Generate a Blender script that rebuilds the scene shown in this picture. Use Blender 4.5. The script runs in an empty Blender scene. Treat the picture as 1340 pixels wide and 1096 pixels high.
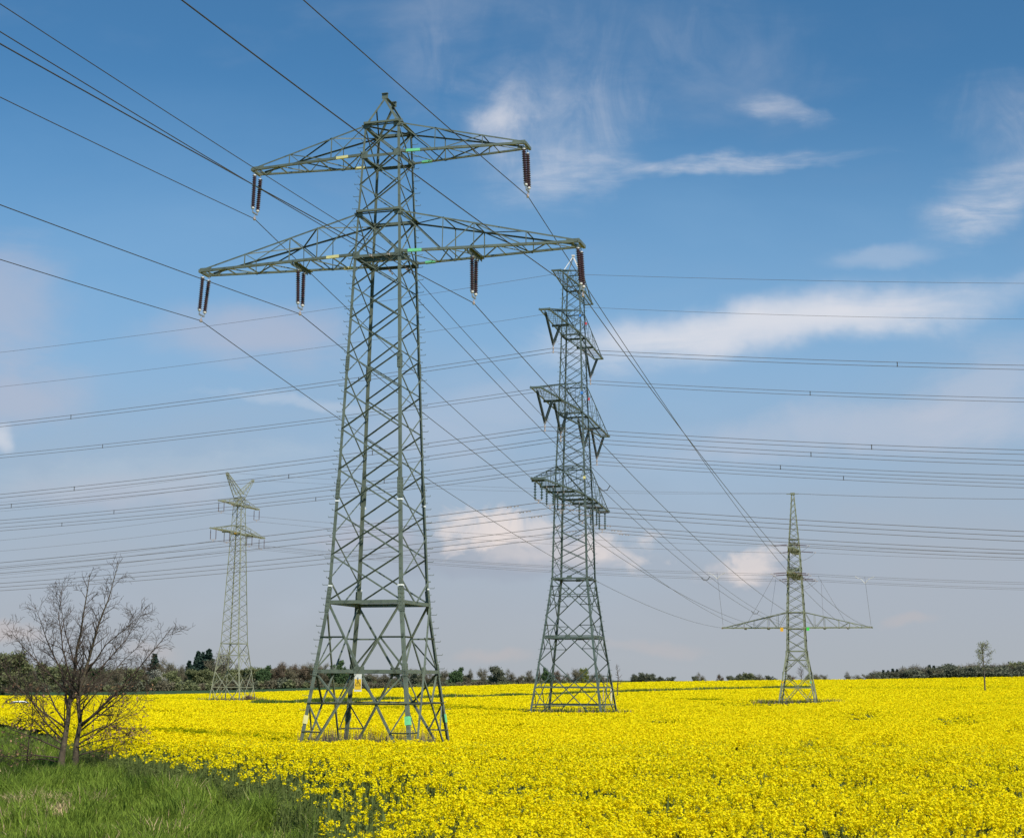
import bpy, math, random
import numpy as np
from mathutils import Vector, Matrix

R_ = math.radians
random.seed(11)
rng = np.random.default_rng(7)
scene = bpy.context.scene
col = scene.collection

# ------------------------------------------------------------------ camera
F_PX, PITCH, ROLL = 1950.0, R_(9.9), R_(0.3)
cam = bpy.data.cameras.new('camera')
cam.sensor_width = 36.0
cam.sensor_fit = 'HORIZONTAL'
cam.lens = F_PX / 1340.0 * 36.0
cam.clip_start = 0.2
cam.clip_end = 40000.0
cam_o = bpy.data.objects.new('camera', cam)
cam_o.matrix_world = Matrix.Rotation(math.pi / 2 + PITCH, 4, 'X') @ Matrix.Rotation(ROLL, 4, 'Z')
col.objects.link(cam_o)
scene.camera = cam_o


def ray(u, v):
    """direction through a point of the 1340 px wide photograph"""
    X, Y = u - 670.0, 548.0 - v
    X, Y = X * math.cos(ROLL) - Y * math.sin(ROLL), X * math.sin(ROLL) + Y * math.cos(ROLL)
    x, y = X / F_PX, Y / F_PX
    c, s = math.cos(PITCH), math.sin(PITCH)
    d = Vector((x, c - s * y, s + c * y))
    return d / d.y


# ------------------------------------------------------------------ numeric helpers
def vnoise(x, y, seed=0):
    x = np.asarray(x, float); y = np.asarray(y, float)
    xi = np.floor(x).astype(np.int64); yi = np.floor(y).astype(np.int64)
    fx = x - xi; fy = y - yi
    fx = fx * fx * (3 - 2 * fx); fy = fy * fy * (3 - 2 * fy)

    def h(a, b):
        n = (a * 374761393 + b * 668265263 + seed * 974634757) & 0x7fffffff
        n = ((n ^ (n >> 13)) * 1274126177) & 0x7fffffff
        return ((n ^ (n >> 16)) & 0xffff) / 65535.0
    return (h(xi, yi) * (1 - fx) + h(xi + 1, yi) * fx) * (1 - fy) + (h(xi, yi + 1) * (1 - fx) + h(xi + 1, yi + 1) * fx) * fy


def fbm(x, y, seed=0, n=3):
    a, t, s = 0.0, 0.0, 1.0
    for i in range(n):
        a = a + vnoise(np.asarray(x) * 2 ** i, np.asarray(y) * 2 ** i, seed + i) * s
        t += s; s *= 0.5
    return a / t


def gz(x, y):
    """height of the ground"""
    x = np.asarray(x, float); y = np.asarray(y, float)
    az = x / np.maximum(y, 20.0)
    base = np.interp(y, [-300, 20, 35, 48, 60, 80, 100, 155], [-3.0, -3.0, -3.12, -3.4, -3.74, -4.02, -4.2, -4.52])
    edge = np.interp(az, [-.6, -.36, -.27, -.18, -.09, 0, .1, .19, .27, .34, .6], [-7.1, -6.9, -6.55, -5.6, -4.1, -2.65, -1.6, -.95, -.35, .25, 1.0])
    t = np.clip((y - 155) / 285.0, 0, 1) ** 1.6
    z = base * (1 - t) + edge * t
    far = np.clip((y - 440) / 120.0, 0, 4)
    lift = np.clip((az + .12) / .3, 0, 1)
    z = z - far * 1.6 * lift + np.clip(far, 0, 1) * .9 * (1 - lift)
    return z + (fbm(x * .05, y * .05, 5) - .5) * .12


def gzf(x, y):
    return float(gz(np.array([x]), np.array([y]))[0])


def on_ground(u, v, lift=0.0):
    d = ray(u, v)
    prev = 15.0
    t = 15.0
    while t < 900:
        if d.z * t <= gzf(d.x * t, t) + lift:
            return Vector((d.x * t, t, gzf(d.x * t, t)))
        t += 0.25 if t < 120 else 1.0
    return Vector((d.x * 440, 440, gzf(d.x * 440, 440)))


# ------------------------------------------------------------------ materials
def mat(name, color, rough=0.6, metal=0.0, vary=0.0, scale=3.0, coords='Object', spec=None, trans=0.0, island=0.0, objvar=0.0, bump=0.0, stain=None):
    m = bpy.data.materials.new(name)
    m.use_nodes = True
    nt = m.node_tree; N = nt.nodes; L = nt.links
    bs = N['Principled BSDF']
    bs.inputs['Roughness'].default_value = rough
    bs.inputs['Metallic'].default_value = metal
    if spec is not None:
        bs.inputs['Specular IOR Level'].default_value = spec
    c = N.new('ShaderNodeRGB'); c.outputs[0].default_value = (*color, 1)
    out = c.outputs[0]
    if vary or bump or stain:
        tc = N.new('ShaderNodeTexCoord')
        nz = N.new('ShaderNodeTexNoise'); nz.inputs['Scale'].default_value = scale; nz.inputs['Detail'].default_value = 5
        L.new(tc.outputs[coords], nz.inputs['Vector'])
    if vary:
        mr = N.new('ShaderNodeMapRange'); mr.inputs[1].default_value = .3; mr.inputs[2].default_value = .7
        mr.inputs[3].default_value = 1 - vary; mr.inputs[4].default_value = 1 + vary
        L.new(nz.outputs['Fac'], mr.inputs[0])
        mx = N.new('ShaderNodeVectorMath'); mx.operation = 'SCALE'
        L.new(out, mx.inputs[0]); L.new(mr.outputs[0], mx.inputs['Scale'])
        out = mx.outputs[0]
    if stain:
        nz2 = N.new('ShaderNodeTexNoise'); nz2.inputs['Scale'].default_value = scale * 2.3; nz2.inputs['Detail'].default_value = 6
        L.new(tc.outputs[coords], nz2.inputs['Vector'])
        mr = N.new('ShaderNodeMapRange'); mr.inputs[1].default_value = .56; mr.inputs[2].default_value = .72
        L.new(nz2.outputs['Fac'], mr.inputs[0])
        mx = N.new('ShaderNodeMix'); mx.data_type = 'RGBA'
        L.new(mr.outputs[0], mx.inputs[0]); L.new(out, mx.inputs[6]); mx.inputs[7].default_value = (*stain, 1)
        out = mx.outputs[2]
    for amt, src in ((island, 'geo'), (objvar, 'obj')):
        if amt:
            if src == 'geo':
                g = N.new('ShaderNodeNewGeometry'); o = g.outputs['Random Per Island']
            else:
                g = N.new('ShaderNodeObjectInfo'); o = g.outputs['Random']
            mr = N.new('ShaderNodeMapRange'); mr.inputs[3].default_value = 1 - amt; mr.inputs[4].default_value = 1 + amt
            L.new(o, mr.inputs[0])
            mx = N.new('ShaderNodeVectorMath'); mx.operation = 'SCALE'
            L.new(out, mx.inputs[0]); L.new(mr.outputs[0], mx.inputs['Scale'])
            out = mx.outputs[0]
    L.new(out, bs.inputs['Base Color'])
    if bump:
        b = N.new('ShaderNodeBump'); b.inputs['Strength'].default_value = bump; b.inputs['Distance'].default_value = .05
        L.new(nz.outputs['Fac'], b.inputs['Height']); L.new(b.outputs[0], bs.inputs['Normal'])
    if trans:
        tr = N.new('ShaderNodeBsdfTranslucent'); L.new(out, tr.inputs['Color'])
        ms = N.new('ShaderNodeMixShader'); ms.inputs[0].default_value = trans
        L.new(bs.outputs[0], ms.inputs[1]); L.new(tr.outputs[0], ms.inputs[2])
        L.new(ms.outputs[0], N['Material Output'].inputs['Surface'])
    return m


M = {}
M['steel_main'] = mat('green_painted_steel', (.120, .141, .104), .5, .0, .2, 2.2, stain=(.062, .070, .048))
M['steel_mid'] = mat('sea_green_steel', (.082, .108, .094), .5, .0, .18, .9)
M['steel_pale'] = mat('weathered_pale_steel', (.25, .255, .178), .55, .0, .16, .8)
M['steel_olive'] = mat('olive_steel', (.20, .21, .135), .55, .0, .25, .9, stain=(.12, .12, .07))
M['galv'] = mat('galvanised_metal', (.42, .41, .40), .4, .6)
M['fitting'] = mat('pinkish_cast_fitting', (.42, .34, .30), .5, .2)
M['cap'] = mat('pale_cap', (.66, .62, .55), .5)
M['brown_porcelain'] = mat('brown_porcelain', (.070, .028, .020), .22)
M['green_glass'] = mat('dark_green_insulator', (.012, .026, .024), .6)
M['green_porcelain'] = mat('grey_green_porcelain', (.05, .08, .07), .25)
M['maroon'] = mat('maroon_porcelain', (.09, .035, .035), .3)
M['wire'] = mat('weathered_conductor', (.075, .068, .060), .6, .3)
M['wire_grey'] = mat('grey_conductor', (.13, .11, .10), .6, .2)
M['yellow_band'] = mat('yellow_band_paint', (.75, .66, .27), .5, vary=.1, scale=8)
M['green_band'] = mat('green_band_paint', (.17, .58, .26), .5, vary=.1, scale=8)
M['white_band'] = mat('white_band_paint', (.8, .8, .76), .5)
M['sign_white'] = mat('sign_white', (.72, .70, .64), .45, vary=.06, scale=12)
M['sign_yellow'] = mat('sign_yellow', (.80, .50, .02), .45)
M['black'] = mat('sign_black', (.02, .02, .02), .5)
M['orange_plate'] = mat('orange_plate', (.80, .42, .02), .5)
M['green_plate'] = mat('green_plate', (.06, .62, .08), .5)
M['blue_plate'] = mat('blue_plate', (.05, .22, .62), .5)
M['red_plate'] = mat('red_plate', (.6, .05, .06), .5)
M['petal'] = mat('rapeseed_petals', (.93, .775, .005), .75, spec=.10, trans=.38, island=.10)
M['rape_green'] = mat('rapeseed_leaves', (.135, .165, .045), .8, spec=.08, trans=.25, island=.35)
M['bud'] = mat('rapeseed_buds', (.34, .36, .03), .7, spec=.2, trans=.25, island=.25)
M['grass'] = mat('verge_grass_blades', (.192, .262, .036), .7, spec=.07, trans=.3, island=.45)
M['grass_dark'] = mat('dark_grass_blades', (.090, .138, .022), .7, spec=.07, trans=.25, island=.4)
M['straw'] = mat('dead_straw', (.50, .37, .19), .8, trans=.15, island=.35)
M['weed'] = mat('dry_weed_stalks', (.20, .135, .10), .85, island=.35)
M['bark'] = mat('mossy_bark', (.072, .052, .031), .9, vary=.5, scale=5, bump=.6, stain=(.15, .13, .055))
M['twig'] = mat('brown_twigs', (.060, .038, .024), .85, vary=.25, scale=1.5)
M['deadleaf'] = mat('dead_oak_leaves', (.34, .185, .095), .8, trans=.2, island=.35)


# ------------------------------------------------------------------ mesh builders
class MB:
    def __init__(self, tf=None):
        self.v = []; self.f = []; self.tf = tf

    def add(self, vs, fs):
        o = len(self.v)
        if self.tf:
            vs = [self.tf(Vector(q)) for q in vs]
        self.v += [tuple(q) for q in vs]
        self.f += [tuple(i + o for i in q) for q in fs]

    def angle(self, p, q, w, e1, e2, t=None):
        p = Vector(p); q = Vector(q); d = q - p
        if d.length < 1e-6:
            return
        d.normalize()
        t = t or w * .13
        e1 = Vector(e1); e2 = Vector(e2)
        e1 = e1 - d * e1.dot(d)
        if e1.length < 1e-6:
            e1 = d.orthogonal()
        e1.normalize()
        c = d.cross(e1)
        if c.dot(e2) < 0:
            c = -c
        pr = [(0, 0), (w, 0), (w, t), (t, t), (t, w), (0, w)]
        vs = [p + e1 * a + c * b for a, b in pr] + [q + e1 * a + c * b for a, b in pr]
        fs = [(i, (i + 1) % 6, 6 + (i + 1) % 6, 6 + i) for i in range(6)]
        fs += [(0, 1, 2, 3), (0, 3, 4, 5), (6, 7, 8, 9), (6, 9, 10, 11)]
        self.add(vs, fs)

    def bar(self, p, q, w, h=None, up=(0, 0, 1)):
        p = Vector(p); q = Vector(q); d = q - p
        if d.length < 1e-6:
            return
        d.normalize(); h = h or w
        u = Vector(up); u = u - d * u.dot(d)
        if u.length < 1e-4:
            u = d.orthogonal()
        u.normalize(); s = d.cross(u)
        vs = []
        for b in (p, q):
            for i, j in ((-1, -1), (1, -1), (1, 1), (-1, 1)):
                vs.append(b + s * (i * w / 2) + u * (j * h / 2))
        self.add(vs, [(0, 1, 2, 3), (7, 6, 5, 4), (0, 4, 5, 1), (1, 5, 6, 2), (2, 6, 7, 3), (3, 7, 4, 0)])

    def box(self, c, s):
        c = Vector(c)
        vs = [c + Vector((i * s[0] / 2, j * s[1] / 2, k * s[2] / 2)) for k in (-1, 1) for i, j in ((-1, -1), (1, -1), (1, 1), (-1, 1))]
        self.add(vs, [(3, 2, 1, 0), (4, 5, 6, 7), (0, 1, 5, 4), (1, 2, 6, 5), (2, 3, 7, 6), (3, 0, 4, 7)])

    def tube(self, pts, rad, n=6, cap=True):
        pts = [Vector(p) for p in pts]
        rad = rad if isinstance(rad, (list, tuple)) else [rad] * len(pts)
        vs = []; ref = None
        for i, p in enumerate(pts):
            d = (pts[min(i + 1, len(pts) - 1)] - pts[max(i - 1, 0)])
            if d.length < 1e-9:
                d = Vector((0, 0, 1))
            d.normalize()
            if ref is None:
                ref = d.orthogonal()
            ref = ref - d * ref.dot(d)
            if ref.length < 1e-5:
                ref = d.orthogonal()
            ref.normalize(); s = d.cross(ref)
            for k in range(n):
                a = 2 * math.pi * k / n
                vs.append(p + (ref * math.cos(a) + s * math.sin(a)) * rad[i])
        fs = []
        for i in range(len(pts) - 1):
            for k in range(n):
                fs.append((i * n + k, i * n + (k + 1) % n, (i + 1) * n + (k + 1) % n, (i + 1) * n + k))
        if cap:
            fs.append(tuple(range(n - 1, -1, -1)))
            fs.append(tuple((len(pts) - 1) * n + k for k in range(n)))
        self.add(vs, fs)

    def lathe(self, p, q, prof, n=10):
        """prof: list of (fraction along p-q, radius)"""
        p = Vector(p); q = Vector(q); d = (q - p); L = d.length; d.normalize()
        e = d.orthogonal().normalized(); s = d.cross(e)
        vs = []
        for t, r in prof:
            b = p + d * (t * L)
            for k in range(n):
                a = 2 * math.pi * k / n
                vs.append(b + (e * math.cos(a) + s * math.sin(a)) * r)
        m = len(prof)
        fs = [(i * n + k, i * n + (k + 1) % n, (i + 1) * n + (k + 1) % n, (i + 1) * n + k) for i in range(m - 1) for k in range(n)]
        fs.append(tuple(range(n - 1, -1, -1))); fs.append(tuple((m - 1) * n + k for k in range(n)))
        self.add(vs, fs)

    def build(self, name, m, parent=None, smooth=False):
        me = bpy.data.meshes.new(name)
        me.from_pydata(self.v, [], self.f)
        for mm in (m if isinstance(m, (list, tuple)) else [m]):
            me.materials.append(mm)
        if smooth:
            me.polygons.foreach_set('use_smooth', [True] * len(me.polygons))
        me.update()
        o = bpy.data.objects.new(name, me)
        col.objects.link(o)
        if parent:
            o.parent = parent
        return o


def np_mesh(name, V, k, mats, mi=None, parent=None):
    """V: (n, k, 3) array of n loose k-sided faces"""
    n = len(V)
    me = bpy.data.meshes.new(name)
    me.vertices.add(n * k); me.vertices.foreach_set('co', np.ascontiguousarray(V, dtype=np.float32).ravel())
    me.loops.add(n * k); me.loops.foreach_set('vertex_index', np.arange(n * k, dtype=np.int32))
    me.polygons.add(n); me.polygons.foreach_set('loop_start', np.arange(0, n * k, k, dtype=np.int32))
    for m in mats:
        me.materials.append(m)
    if mi is not None:
        me.polygons.foreach_set('material_index', np.asarray(mi, dtype=np.int32))
    me.update(calc_edges=True)
    o = bpy.data.objects.new(name, me); col.objects.link(o)
    if parent:
        o.parent = parent
    return o


def tag(o, label=None, cat=None, group=None, kind=None):
    if label: o['label'] = label
    if cat: o['category'] = cat
    if group: o['group'] = group
    if kind: o['kind'] = kind
    return o


def empty(name, loc, rz=0.0):
    o = bpy.data.objects.new(name, None)
    o.location = loc; o.rotation_euler = (0, 0, rz); o.empty_display_size = .5
    col.objects.link(o)
    return o


def copy_tree(o, parent=None):
    c = o.copy(); col.objects.link(c); c.parent = parent
    for ch in list(o.children):
        copy_tree(ch, c)
    return c


def quads(C, U, W):
    """quads from centres and half vectors"""
    return np.stack([C - U - W, C + U - W, C + U + W, C - U + W], 1)


def rand_dirs(n, up=0.0, r=None):
    r = r or rng
    d = r.normal(size=(n, 3)); d[:, 2] += up
    return d / np.linalg.norm(d, axis=1, keepdims=True)


def frames(nrm, r=None):
    r = r or rng
    a = r.normal(size=nrm.shape)
    u = np.cross(nrm, a); u /= np.linalg.norm(u, axis=1, keepdims=True) + 1e-9
    return u, np.cross(nrm, u)


# ------------------------------------------------------------------ lattice towers
class Tower:
    """square lattice body in local axes; arms along local x or y"""

    def __init__(self, root, prof, steel):
        self.root = root; self.prof = prof; self.steel = steel

    def hw(self, z):
        return float(np.interp(z, [p[0] for p in self.prof], [p[1] for p in self.prof]))

    def c(self, i, j, z, k=0.0):
        h = self.hw(z) - k
        return Vector((i * h, j * h, z))

    FACES = [((-1, -1), (1, -1), (0, -1, 0)), ((1, -1), (1, 1), (1, 0, 0)), ((1, 1), (-1, 1), (0, 1, 0)), ((-1, 1), (-1, -1), (-1, 0, 0))]

    def leg(self, i, j, zs, w):
        mb = MB()
        for k in range(len(zs) - 1):
            ww = w[k] if isinstance(w, (list, tuple)) else w
            mb.angle(self.c(i, j, zs[k]), self.c(i, j, zs[k + 1]), ww, (-i, 0, 0), (0, -j, 0), ww * .11)
        return mb.build('leg', self.steel, self.root)

    def slash(self, mb, A, B, n, w, out):
        """A to B, flat flange hanging below, second flange outward or inward"""
        n = Vector(n); d = (B - A).normalized()
        q = d.cross(n)
        if q.z > 0:
            q = -q
        off = n * (.006 if out else -.03)
        mb.angle(A + off, B + off, w, q, n if out else -n, w * .12)

    def xpanel(self, mb, fi, zl, zu, w):
        L, Rr, n = self.FACES[fi]
        a, b = self.c(*L, zl, .02), self.c(*Rr, zu, .02)
        self.slash(mb, a, b, n, w, True)
        a, b = self.c(*L, zu, .02), self.c(*Rr, zl, .02)
        self.slash(mb, a, b, n, w, False)

    def horiz(self, mb, fi, z, w, double=False, dark=False):
        L, Rr, n = self.FACES[fi]
        a, b = self.c(*L, z), self.c(*Rr, z)
        n = Vector(n)
        if dark:
            mb.angle(a + n * .012, b + n * .012, w * .6, (0, 0, -1), -n, w * .12)
            mb.angle(a + n * .03 + Vector((0, 0, .01)), b + n * .03 + Vector((0, 0, .01)), w * 1.2, n, (0, 0, 1), w * .12)
        else:
            mb.angle(a + n * .024, b + n * .024, w, (0, 0, -1), -n, w * .12)
        if double:
            mb.angle(a - n * .10, b - n * .10, w, (0, 0, -1), -n, w * .12)

    def mid(self, fi, z):
        L, Rr, n = self.FACES[fi]
        return (self.c(*L, z) + self.c(*Rr, z)) / 2

    def lerpface(self, fi, z, t):
        L, Rr, n = self.FACES[fi]
        return self.c(*L, z).lerp(self.c(*Rr, z), t)


def crossarm(T, side, zb, zt, L, tip_w, nodes, wch, wbr, axis='x', battens=8, beams=(), topx=True, diag=1, bands=None, tip_z=0.0, tip_h=.16, flat=False):
    """one half of a crossarm: chords (part), its lattice, hanger beams and colour bands (sub-parts)"""
    if axis == 'x':
        tf = None
    else:
        tf = lambda q: Vector((-q.y, q.x, q.z))
    hb, ht = T.hw(zb), T.hw(zt)
    mb = MB(tf)
    B0 = {j: Vector((side * hb, j * hb, zb)) for j in (-1, 1)}
    B1 = {j: Vector((side * L, j * tip_w, zb + tip_z)) for j in (-1, 1)}
    T0 = {j: Vector((side * ht, j * ht, zt)) for j in (-1, 1)}
    T1 = {j: Vector((side * (L - .25), j * tip_w, zb + tip_z + tip_h)) for j in (-1, 1)}

    def bp(j, u):
        t = (u - hb) / (L - hb); return B0[j].lerp(B1[j], t)

    def tp(j, u):
        t = (u - ht) / (L - .25 - ht); return T0[j].lerp(T1[j], min(t, 1))
    for j in (-1, 1):
        mb.angle(B0[j], B1[j], wch, (0, 0, 1), (0, -j, 0), wch * .12)
        mb.angle(T0[j], T1[j], wch * .62, (0, 0, -1), (0, -j, 0), wch * .08)
    # tip box
    mb.box(Vector((side * (L - .02), 0, zb + tip_z + wch * .35)), (wch * 1.1, tip_w * 2 + wch, wch * 1.2))
    for j in (-1, 1):
        mb.box(Vector((side * (L - .28), j * (tip_w + .012), zb + tip_z + wch * .8)), (.55, .016, wch * 1.5))
    arm = mb.build('crossarm', T.steel, T.root)
    lb = MB(tf)
    for j in (-1, 1):
        prev_b, prev_t = B0[j], T0[j]
        for k, u in enumerate(nodes):
            b, t = bp(j, u), tp(j, u)
            lb.angle(b, t, wbr * .8, (side, 0, 0), (0, -j, 0), wbr * .1)
            if k % 2 == 0:
                lb.angle(prev_t + Vector((0, -j * .02, 0)), b + Vector((0, -j * .02, 0)), wbr, (0, 0, -1), (0, -j, 0), wbr * .12)
            else:
                lb.angle(prev_b + Vector((0, -j * .02, 0)), t + Vector((0, -j * .02, 0)), wbr, (0, 0, -1), (0, -j, 0), wbr * .12)
            prev_b, prev_t = b, t
    us = np.linspace(hb, L - .35, battens + 1)
    for k, u in enumerate(us):
        lb.angle(bp(-1, u), bp(1, u), wbr, (0, 0, 1), (side, 0, 0), wbr * .14)
        if k and k % diag == 0:
            s = 1 if k % 2 else -1
            lb.angle(bp(-s, us[k - 1]) + Vector((0, 0, .012)), bp(s, u) + Vector((0, 0, .012)), wbr * .85, (0, 0, 1), (side, 0, 0), wbr * .12)
    if topx:
        for k in range(len(nodes)):
            u0 = ht if k == 0 else nodes[k - 1]
            s = 1 if k % 2 else -1
            lb.angle(tp(-s, u0), tp(s, nodes[k]), wbr, (0, 0, -1), (side, 0, 0), wbr * .12)
            lb.angle(tp(-1, nodes[k]), tp(1, nodes[k]), wbr * .8, (0, 0, -1), (side, 0, 0), wbr * .12)
    lb.build('arm_lattice', T.steel, arm)
    if beams:
        bb = MB(tf)
        for u in beams:
            p, q = bp(-1, u), bp(1, u)
            e = (q - p).normalized() * .08
            bb = MB(tf)
            bb.angle(p - e + Vector((-.06 * side, 0, -.012)), q + e + Vector((-.06 * side, 0, -.012)), wch * 1.15, (0, 0, -1), (-side, 0, 0), wch * .16)
            bb.angle(p - e + Vector((.06 * side, 0, -.012)), q + e + Vector((.06 * side, 0, -.012)), wch * 1.15, (0, 0, -1), (side, 0, 0), wch * .16)
            bb.build('hanger_beam', T.steel, arm)
    if bands:
        m, spans = bands
        for j, u0, u1 in spans:
            cb = MB(tf)
            p, q = bp(j, u0), bp(j, u1)
            cb.bar(p + Vector((0, -j * wch * .3, wch * .45)), q + Vector((0, -j * wch * .3, wch * .45)), wch * .9, wch * 1.12)
            cb.build('colour_band', m, arm)
    return arm, bp, tp


AX = {}


def axes(deg):
    r = R_(deg)
    return Vector((math.cos(r), -math.sin(r), 0)), Vector((math.sin(r), math.cos(r), 0))


# ---- the tall green pylon that carries the brown insulators
MAIN_AN = 16.45
MAIN = Vector((-5.28, 60.0, 0.0))
mz = gzf(MAIN.x, MAIN.y)
main_root = empty('lattice_pylon', (MAIN.x, MAIN.y, 0.0), -R_(MAIN_AN))
tag(main_root, 'tall green lattice pylon with two wide crossarms carrying six brown double insulators', 'pylon', 'lattice pylons')
T = Tower(main_root, [(-4.2, 2.51), (-2.5, 2.285), (.34, 1.909), (3.02, 1.574), (8.44, 1.335), (18.96, .947), (22.84, .77)], M['steel_main'])
zleg = [mz - .25, .34, 3.02, 8.44, 17.15, 22.84]
legs = {}
for i in (-1, 1):
    for j in (-1, 1):
        lg = T.leg(i, j, zleg, [.145, .14, .132, .115, .09])
        legs[(i, j)] = lg
        # splice plates with bolts
        for z, h, w in ((7.45, .8, .165), (3.05, .95, .18), (12.6, .6, .15), (.34, .5, .17)):
            mb = MB()
            a, b = T.c(i, j, z - h / 2), T.c(i, j, z + h / 2)
            o1 = Vector((0, j * .012, 0)); o2 = Vector((i * .012, 0, 0))
            mb.bar(a + o1 + Vector((-i * w / 2, 0, 0)), b + o1 + Vector((-i * w / 2, 0, 0)), w, .02, up=(0, 1, 0))
            mb.bar(a + o2 + Vector((0, -j * w / 2, 0)), b + o2 + Vector((0, -j * w / 2, 0)), w, .02, up=(1, 0, 0))
            for k in range(6):
                p = a.lerp(b, (k + .5) / 6)
                for s in (.28, .72):
                    mb.box(p + Vector((-i * w * s, j * .028, 0)), (.034, .022, .034))
                    mb.box(p + Vector((i * .028, -j * w * s, 0)), (.022, .034, .034))
            mb.build('joint_plate', M['steel_main'], lg)
        bm_ = M['yellow_band'] if i < 0 else M['green_band']
        for z0, z1, m in ((-1.72, -1.40, bm_), (6.93, 6.99, M['white_band']), (3.56, 3.62, M['white_band'])):
            if (i, j) == (1, 1) and z0 > 5:
                pass
            cb = MB()
            p, q = T.c(i, j, z0), T.c(i, j, z1)
            w = .18
            for o, e, up in ((Vector((-i * w / 2, j * .008, 0)), w, (0, 1, 0)), (Vector((i * .008, -j * w / 2, 0)), w, (1, 0, 0))):
                cb.bar(p + o, q + o, e, .03, up=up)
            cb.build('colour_band', m, lg)
        if i * j > 0:
            sb = MB()
            z = -1.2; k = 0
            while z < 22.4:
                if k < 50:
                    sb = MB()
                p = T.c(i, j, z)
                dirv = Vector((i, 0, 0)) if k % 2 == 0 else Vector((0, j, 0))
                q = p + dirv * .235
                sb.tube([p - dirv * .02, q, q + Vector((0, 0, .05)) + dirv * .012], .0115, 5)
                if k < 50:
                    sb.build('step_bolt', M['steel_main'], lg); sb = MB()
                z += .268; k += 1
            sb.build('step_bolts', M['steel_main'], lg)['kind'] = 'stuff'
nodes_a = [3.02, 4.83, 6.56, 8.25, 9.9, 11.5, 13.0, 14.5, 15.85, 17.15]
for fi in range(4):
    mb = MB()
    L_, R2, n_ = T.FACES[fi]
    nv = Vector(n_)
    if fi % 2 == 0:
        seq = nodes_a
        for k in range(len(seq) - 1):
            T.xpanel(mb, fi, seq[k], seq[k + 1], .058 if k < 5 else .052)
    else:
        seq = [(nodes_a[k] + nodes_a[k + 1]) / 2 for k in range(len(nodes_a) - 1)]
        for k in range(len(seq) - 1):
            T.xpanel(mb, fi, seq[k], seq[k + 1], .058 if k < 5 else .052)
        m = T.mid(fi, 3.02)
        T.slash(mb, m, T.c(*R2, seq[0], .02), n_, .08, True)
        T.slash(mb, T.c(*L_, seq[0], .02), m, n_, .08, False)
        m = T.mid(fi, 17.15)
        T.slash(mb, T.c(*L_, seq[-1], .02), m, n_, .07, True)
        T.slash(mb, m, T.c(*R2, seq[-1], .02), n_, .07, False)
    for zl, zu in ((17.15, 18.96), (18.96, 20.25), (20.25, 21.51), (21.51, 22.84)):
        T.xpanel(mb, fi, zl, zu, .058 if zl > 21 or zl < 18 else .048)
    # the splayed foot: inverted K bracing with short struts
    zb = mz + .05
    m = T.mid(fi, .34)
    for S, sgn in ((L_, 0), (R2, 1)):
        T.slash(mb, T.c(*S, 3.02, .02), m, n_, .078, sgn == 1)
        T.slash(mb, m, T.c(*S, zb, .02), n_, .086, sgn == 0)

        def diag_up(z):
            return T.c(*S, 3.02, .02).lerp(m, (3.02 - z) / (3.02 - .34))

        def diag_lo(z):
            return m.lerp(T.c(*S, zb, .02), (.34 - z) / (.34 - zb))
        for z in (1.62,):
            mb.angle(T.c(*S, z), diag_up(z), .065, (0, 0, -1), nv, .008)
            mb.angle(T.c(*S, .36, .03) - nv * .02, diag_up(z) - nv * .02, .06, (0, 0, -1), -nv, .008)
        mb.angle(T.c(*S, -.92), diag_lo(-.92), .065, (0, 0, -1), nv, .008)
        mb.angle(T.c(*S, .30, .03) - nv * .02, diag_lo(-.92) - nv * .02, .065, (0, 0, -1), -nv, .008)
        mb.angle(T.c(*S, -2.0), diag_lo(-2.0), .055, (0, 0, -1), nv, .007)
        mb.angle(T.c(*S, -.94, .03) - nv * .02, diag_lo(-2.0) - nv * .02, .055, (0, 0, -1), -nv, .007)
    # middle strut of the foot between the two lower diagonals
    a, b = diag_lo(-.92), m.lerp(T.c(*L_, zb, .02), (.34 + .92) / (.34 - zb))
    mb.angle(a, b, .065, (0, 0, -1), nv, .008)
    mb.build('lattice_bracing', M['steel_main'], main_root)
for z, w in ((.34, .14), (3.02, .14)):
    mb = MB()
    for fi in range(4):
        T.horiz(mb, fi, z, w, True)
        p, q = T.mid(fi, z - .03), T.mid((fi + 1) % 4, z - .03)
        if z < 1:
            mb.angle(p, q, .07, (0, 0, -1), (0, 0, 1), .008)
            n = Vector(T.FACES[fi][2])
            g = T.mid(fi, z) + n * .035
            s = Vector((abs(n.y), abs(n.x), 0)) * .42 + Vector((abs(n.x), abs(n.y), 0)) * .015
            mb.box(g + Vector((0, 0, -.07)), (s.x, s.y, .36))
    mb.build('horizontal_frame', M['steel_main'], main_root)
for z in (17.15, 18.96, 21.51, 22.84):
    mb = MB()
    for fi in range(4):
        T.horiz(mb, fi, z, .10 if z in (18.96, 22.84) else .115, False, z in (18.96, 22.84))
        if z in (18.96, 22.84, 21.51, 17.15):
            for S in T.FACES[fi][:2]:
                n = Vector(T.FACES[fi][2])
                mb.box(T.c(*S, z, .1) + n * .12, (.30 if abs(n.y) else .016, .30 if abs(n.x) else .016, .30))
    mb.build('horizontal_frame', M['steel_main'], main_root)
# dark beam across the waist that carries the two middle wires
mb = MB()
mb.angle((-1.0, -.08, 17.32), (1.0, -.08, 17.32), .2, (0, 0, -1), (0, -1, 0), .02)
mb.angle((-1.0, .08, 17.32), (1.0, .08, 17.32), .2, (0, 0, -1), (0, 1, 0), .02)
mb.angle((-1.0, -1.0, 17.2), (-1.0, 1.0, 17.2), .12, (0, 0, -1), (1, 0, 0), .015)
mb.angle((1.0, -1.0, 17.2), (1.0, 1.0, 17.2), .12, (0, 0, -1), (-1, 0, 0), .015)
mb.build('waist_beam', M['steel_main'], main_root)
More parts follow.
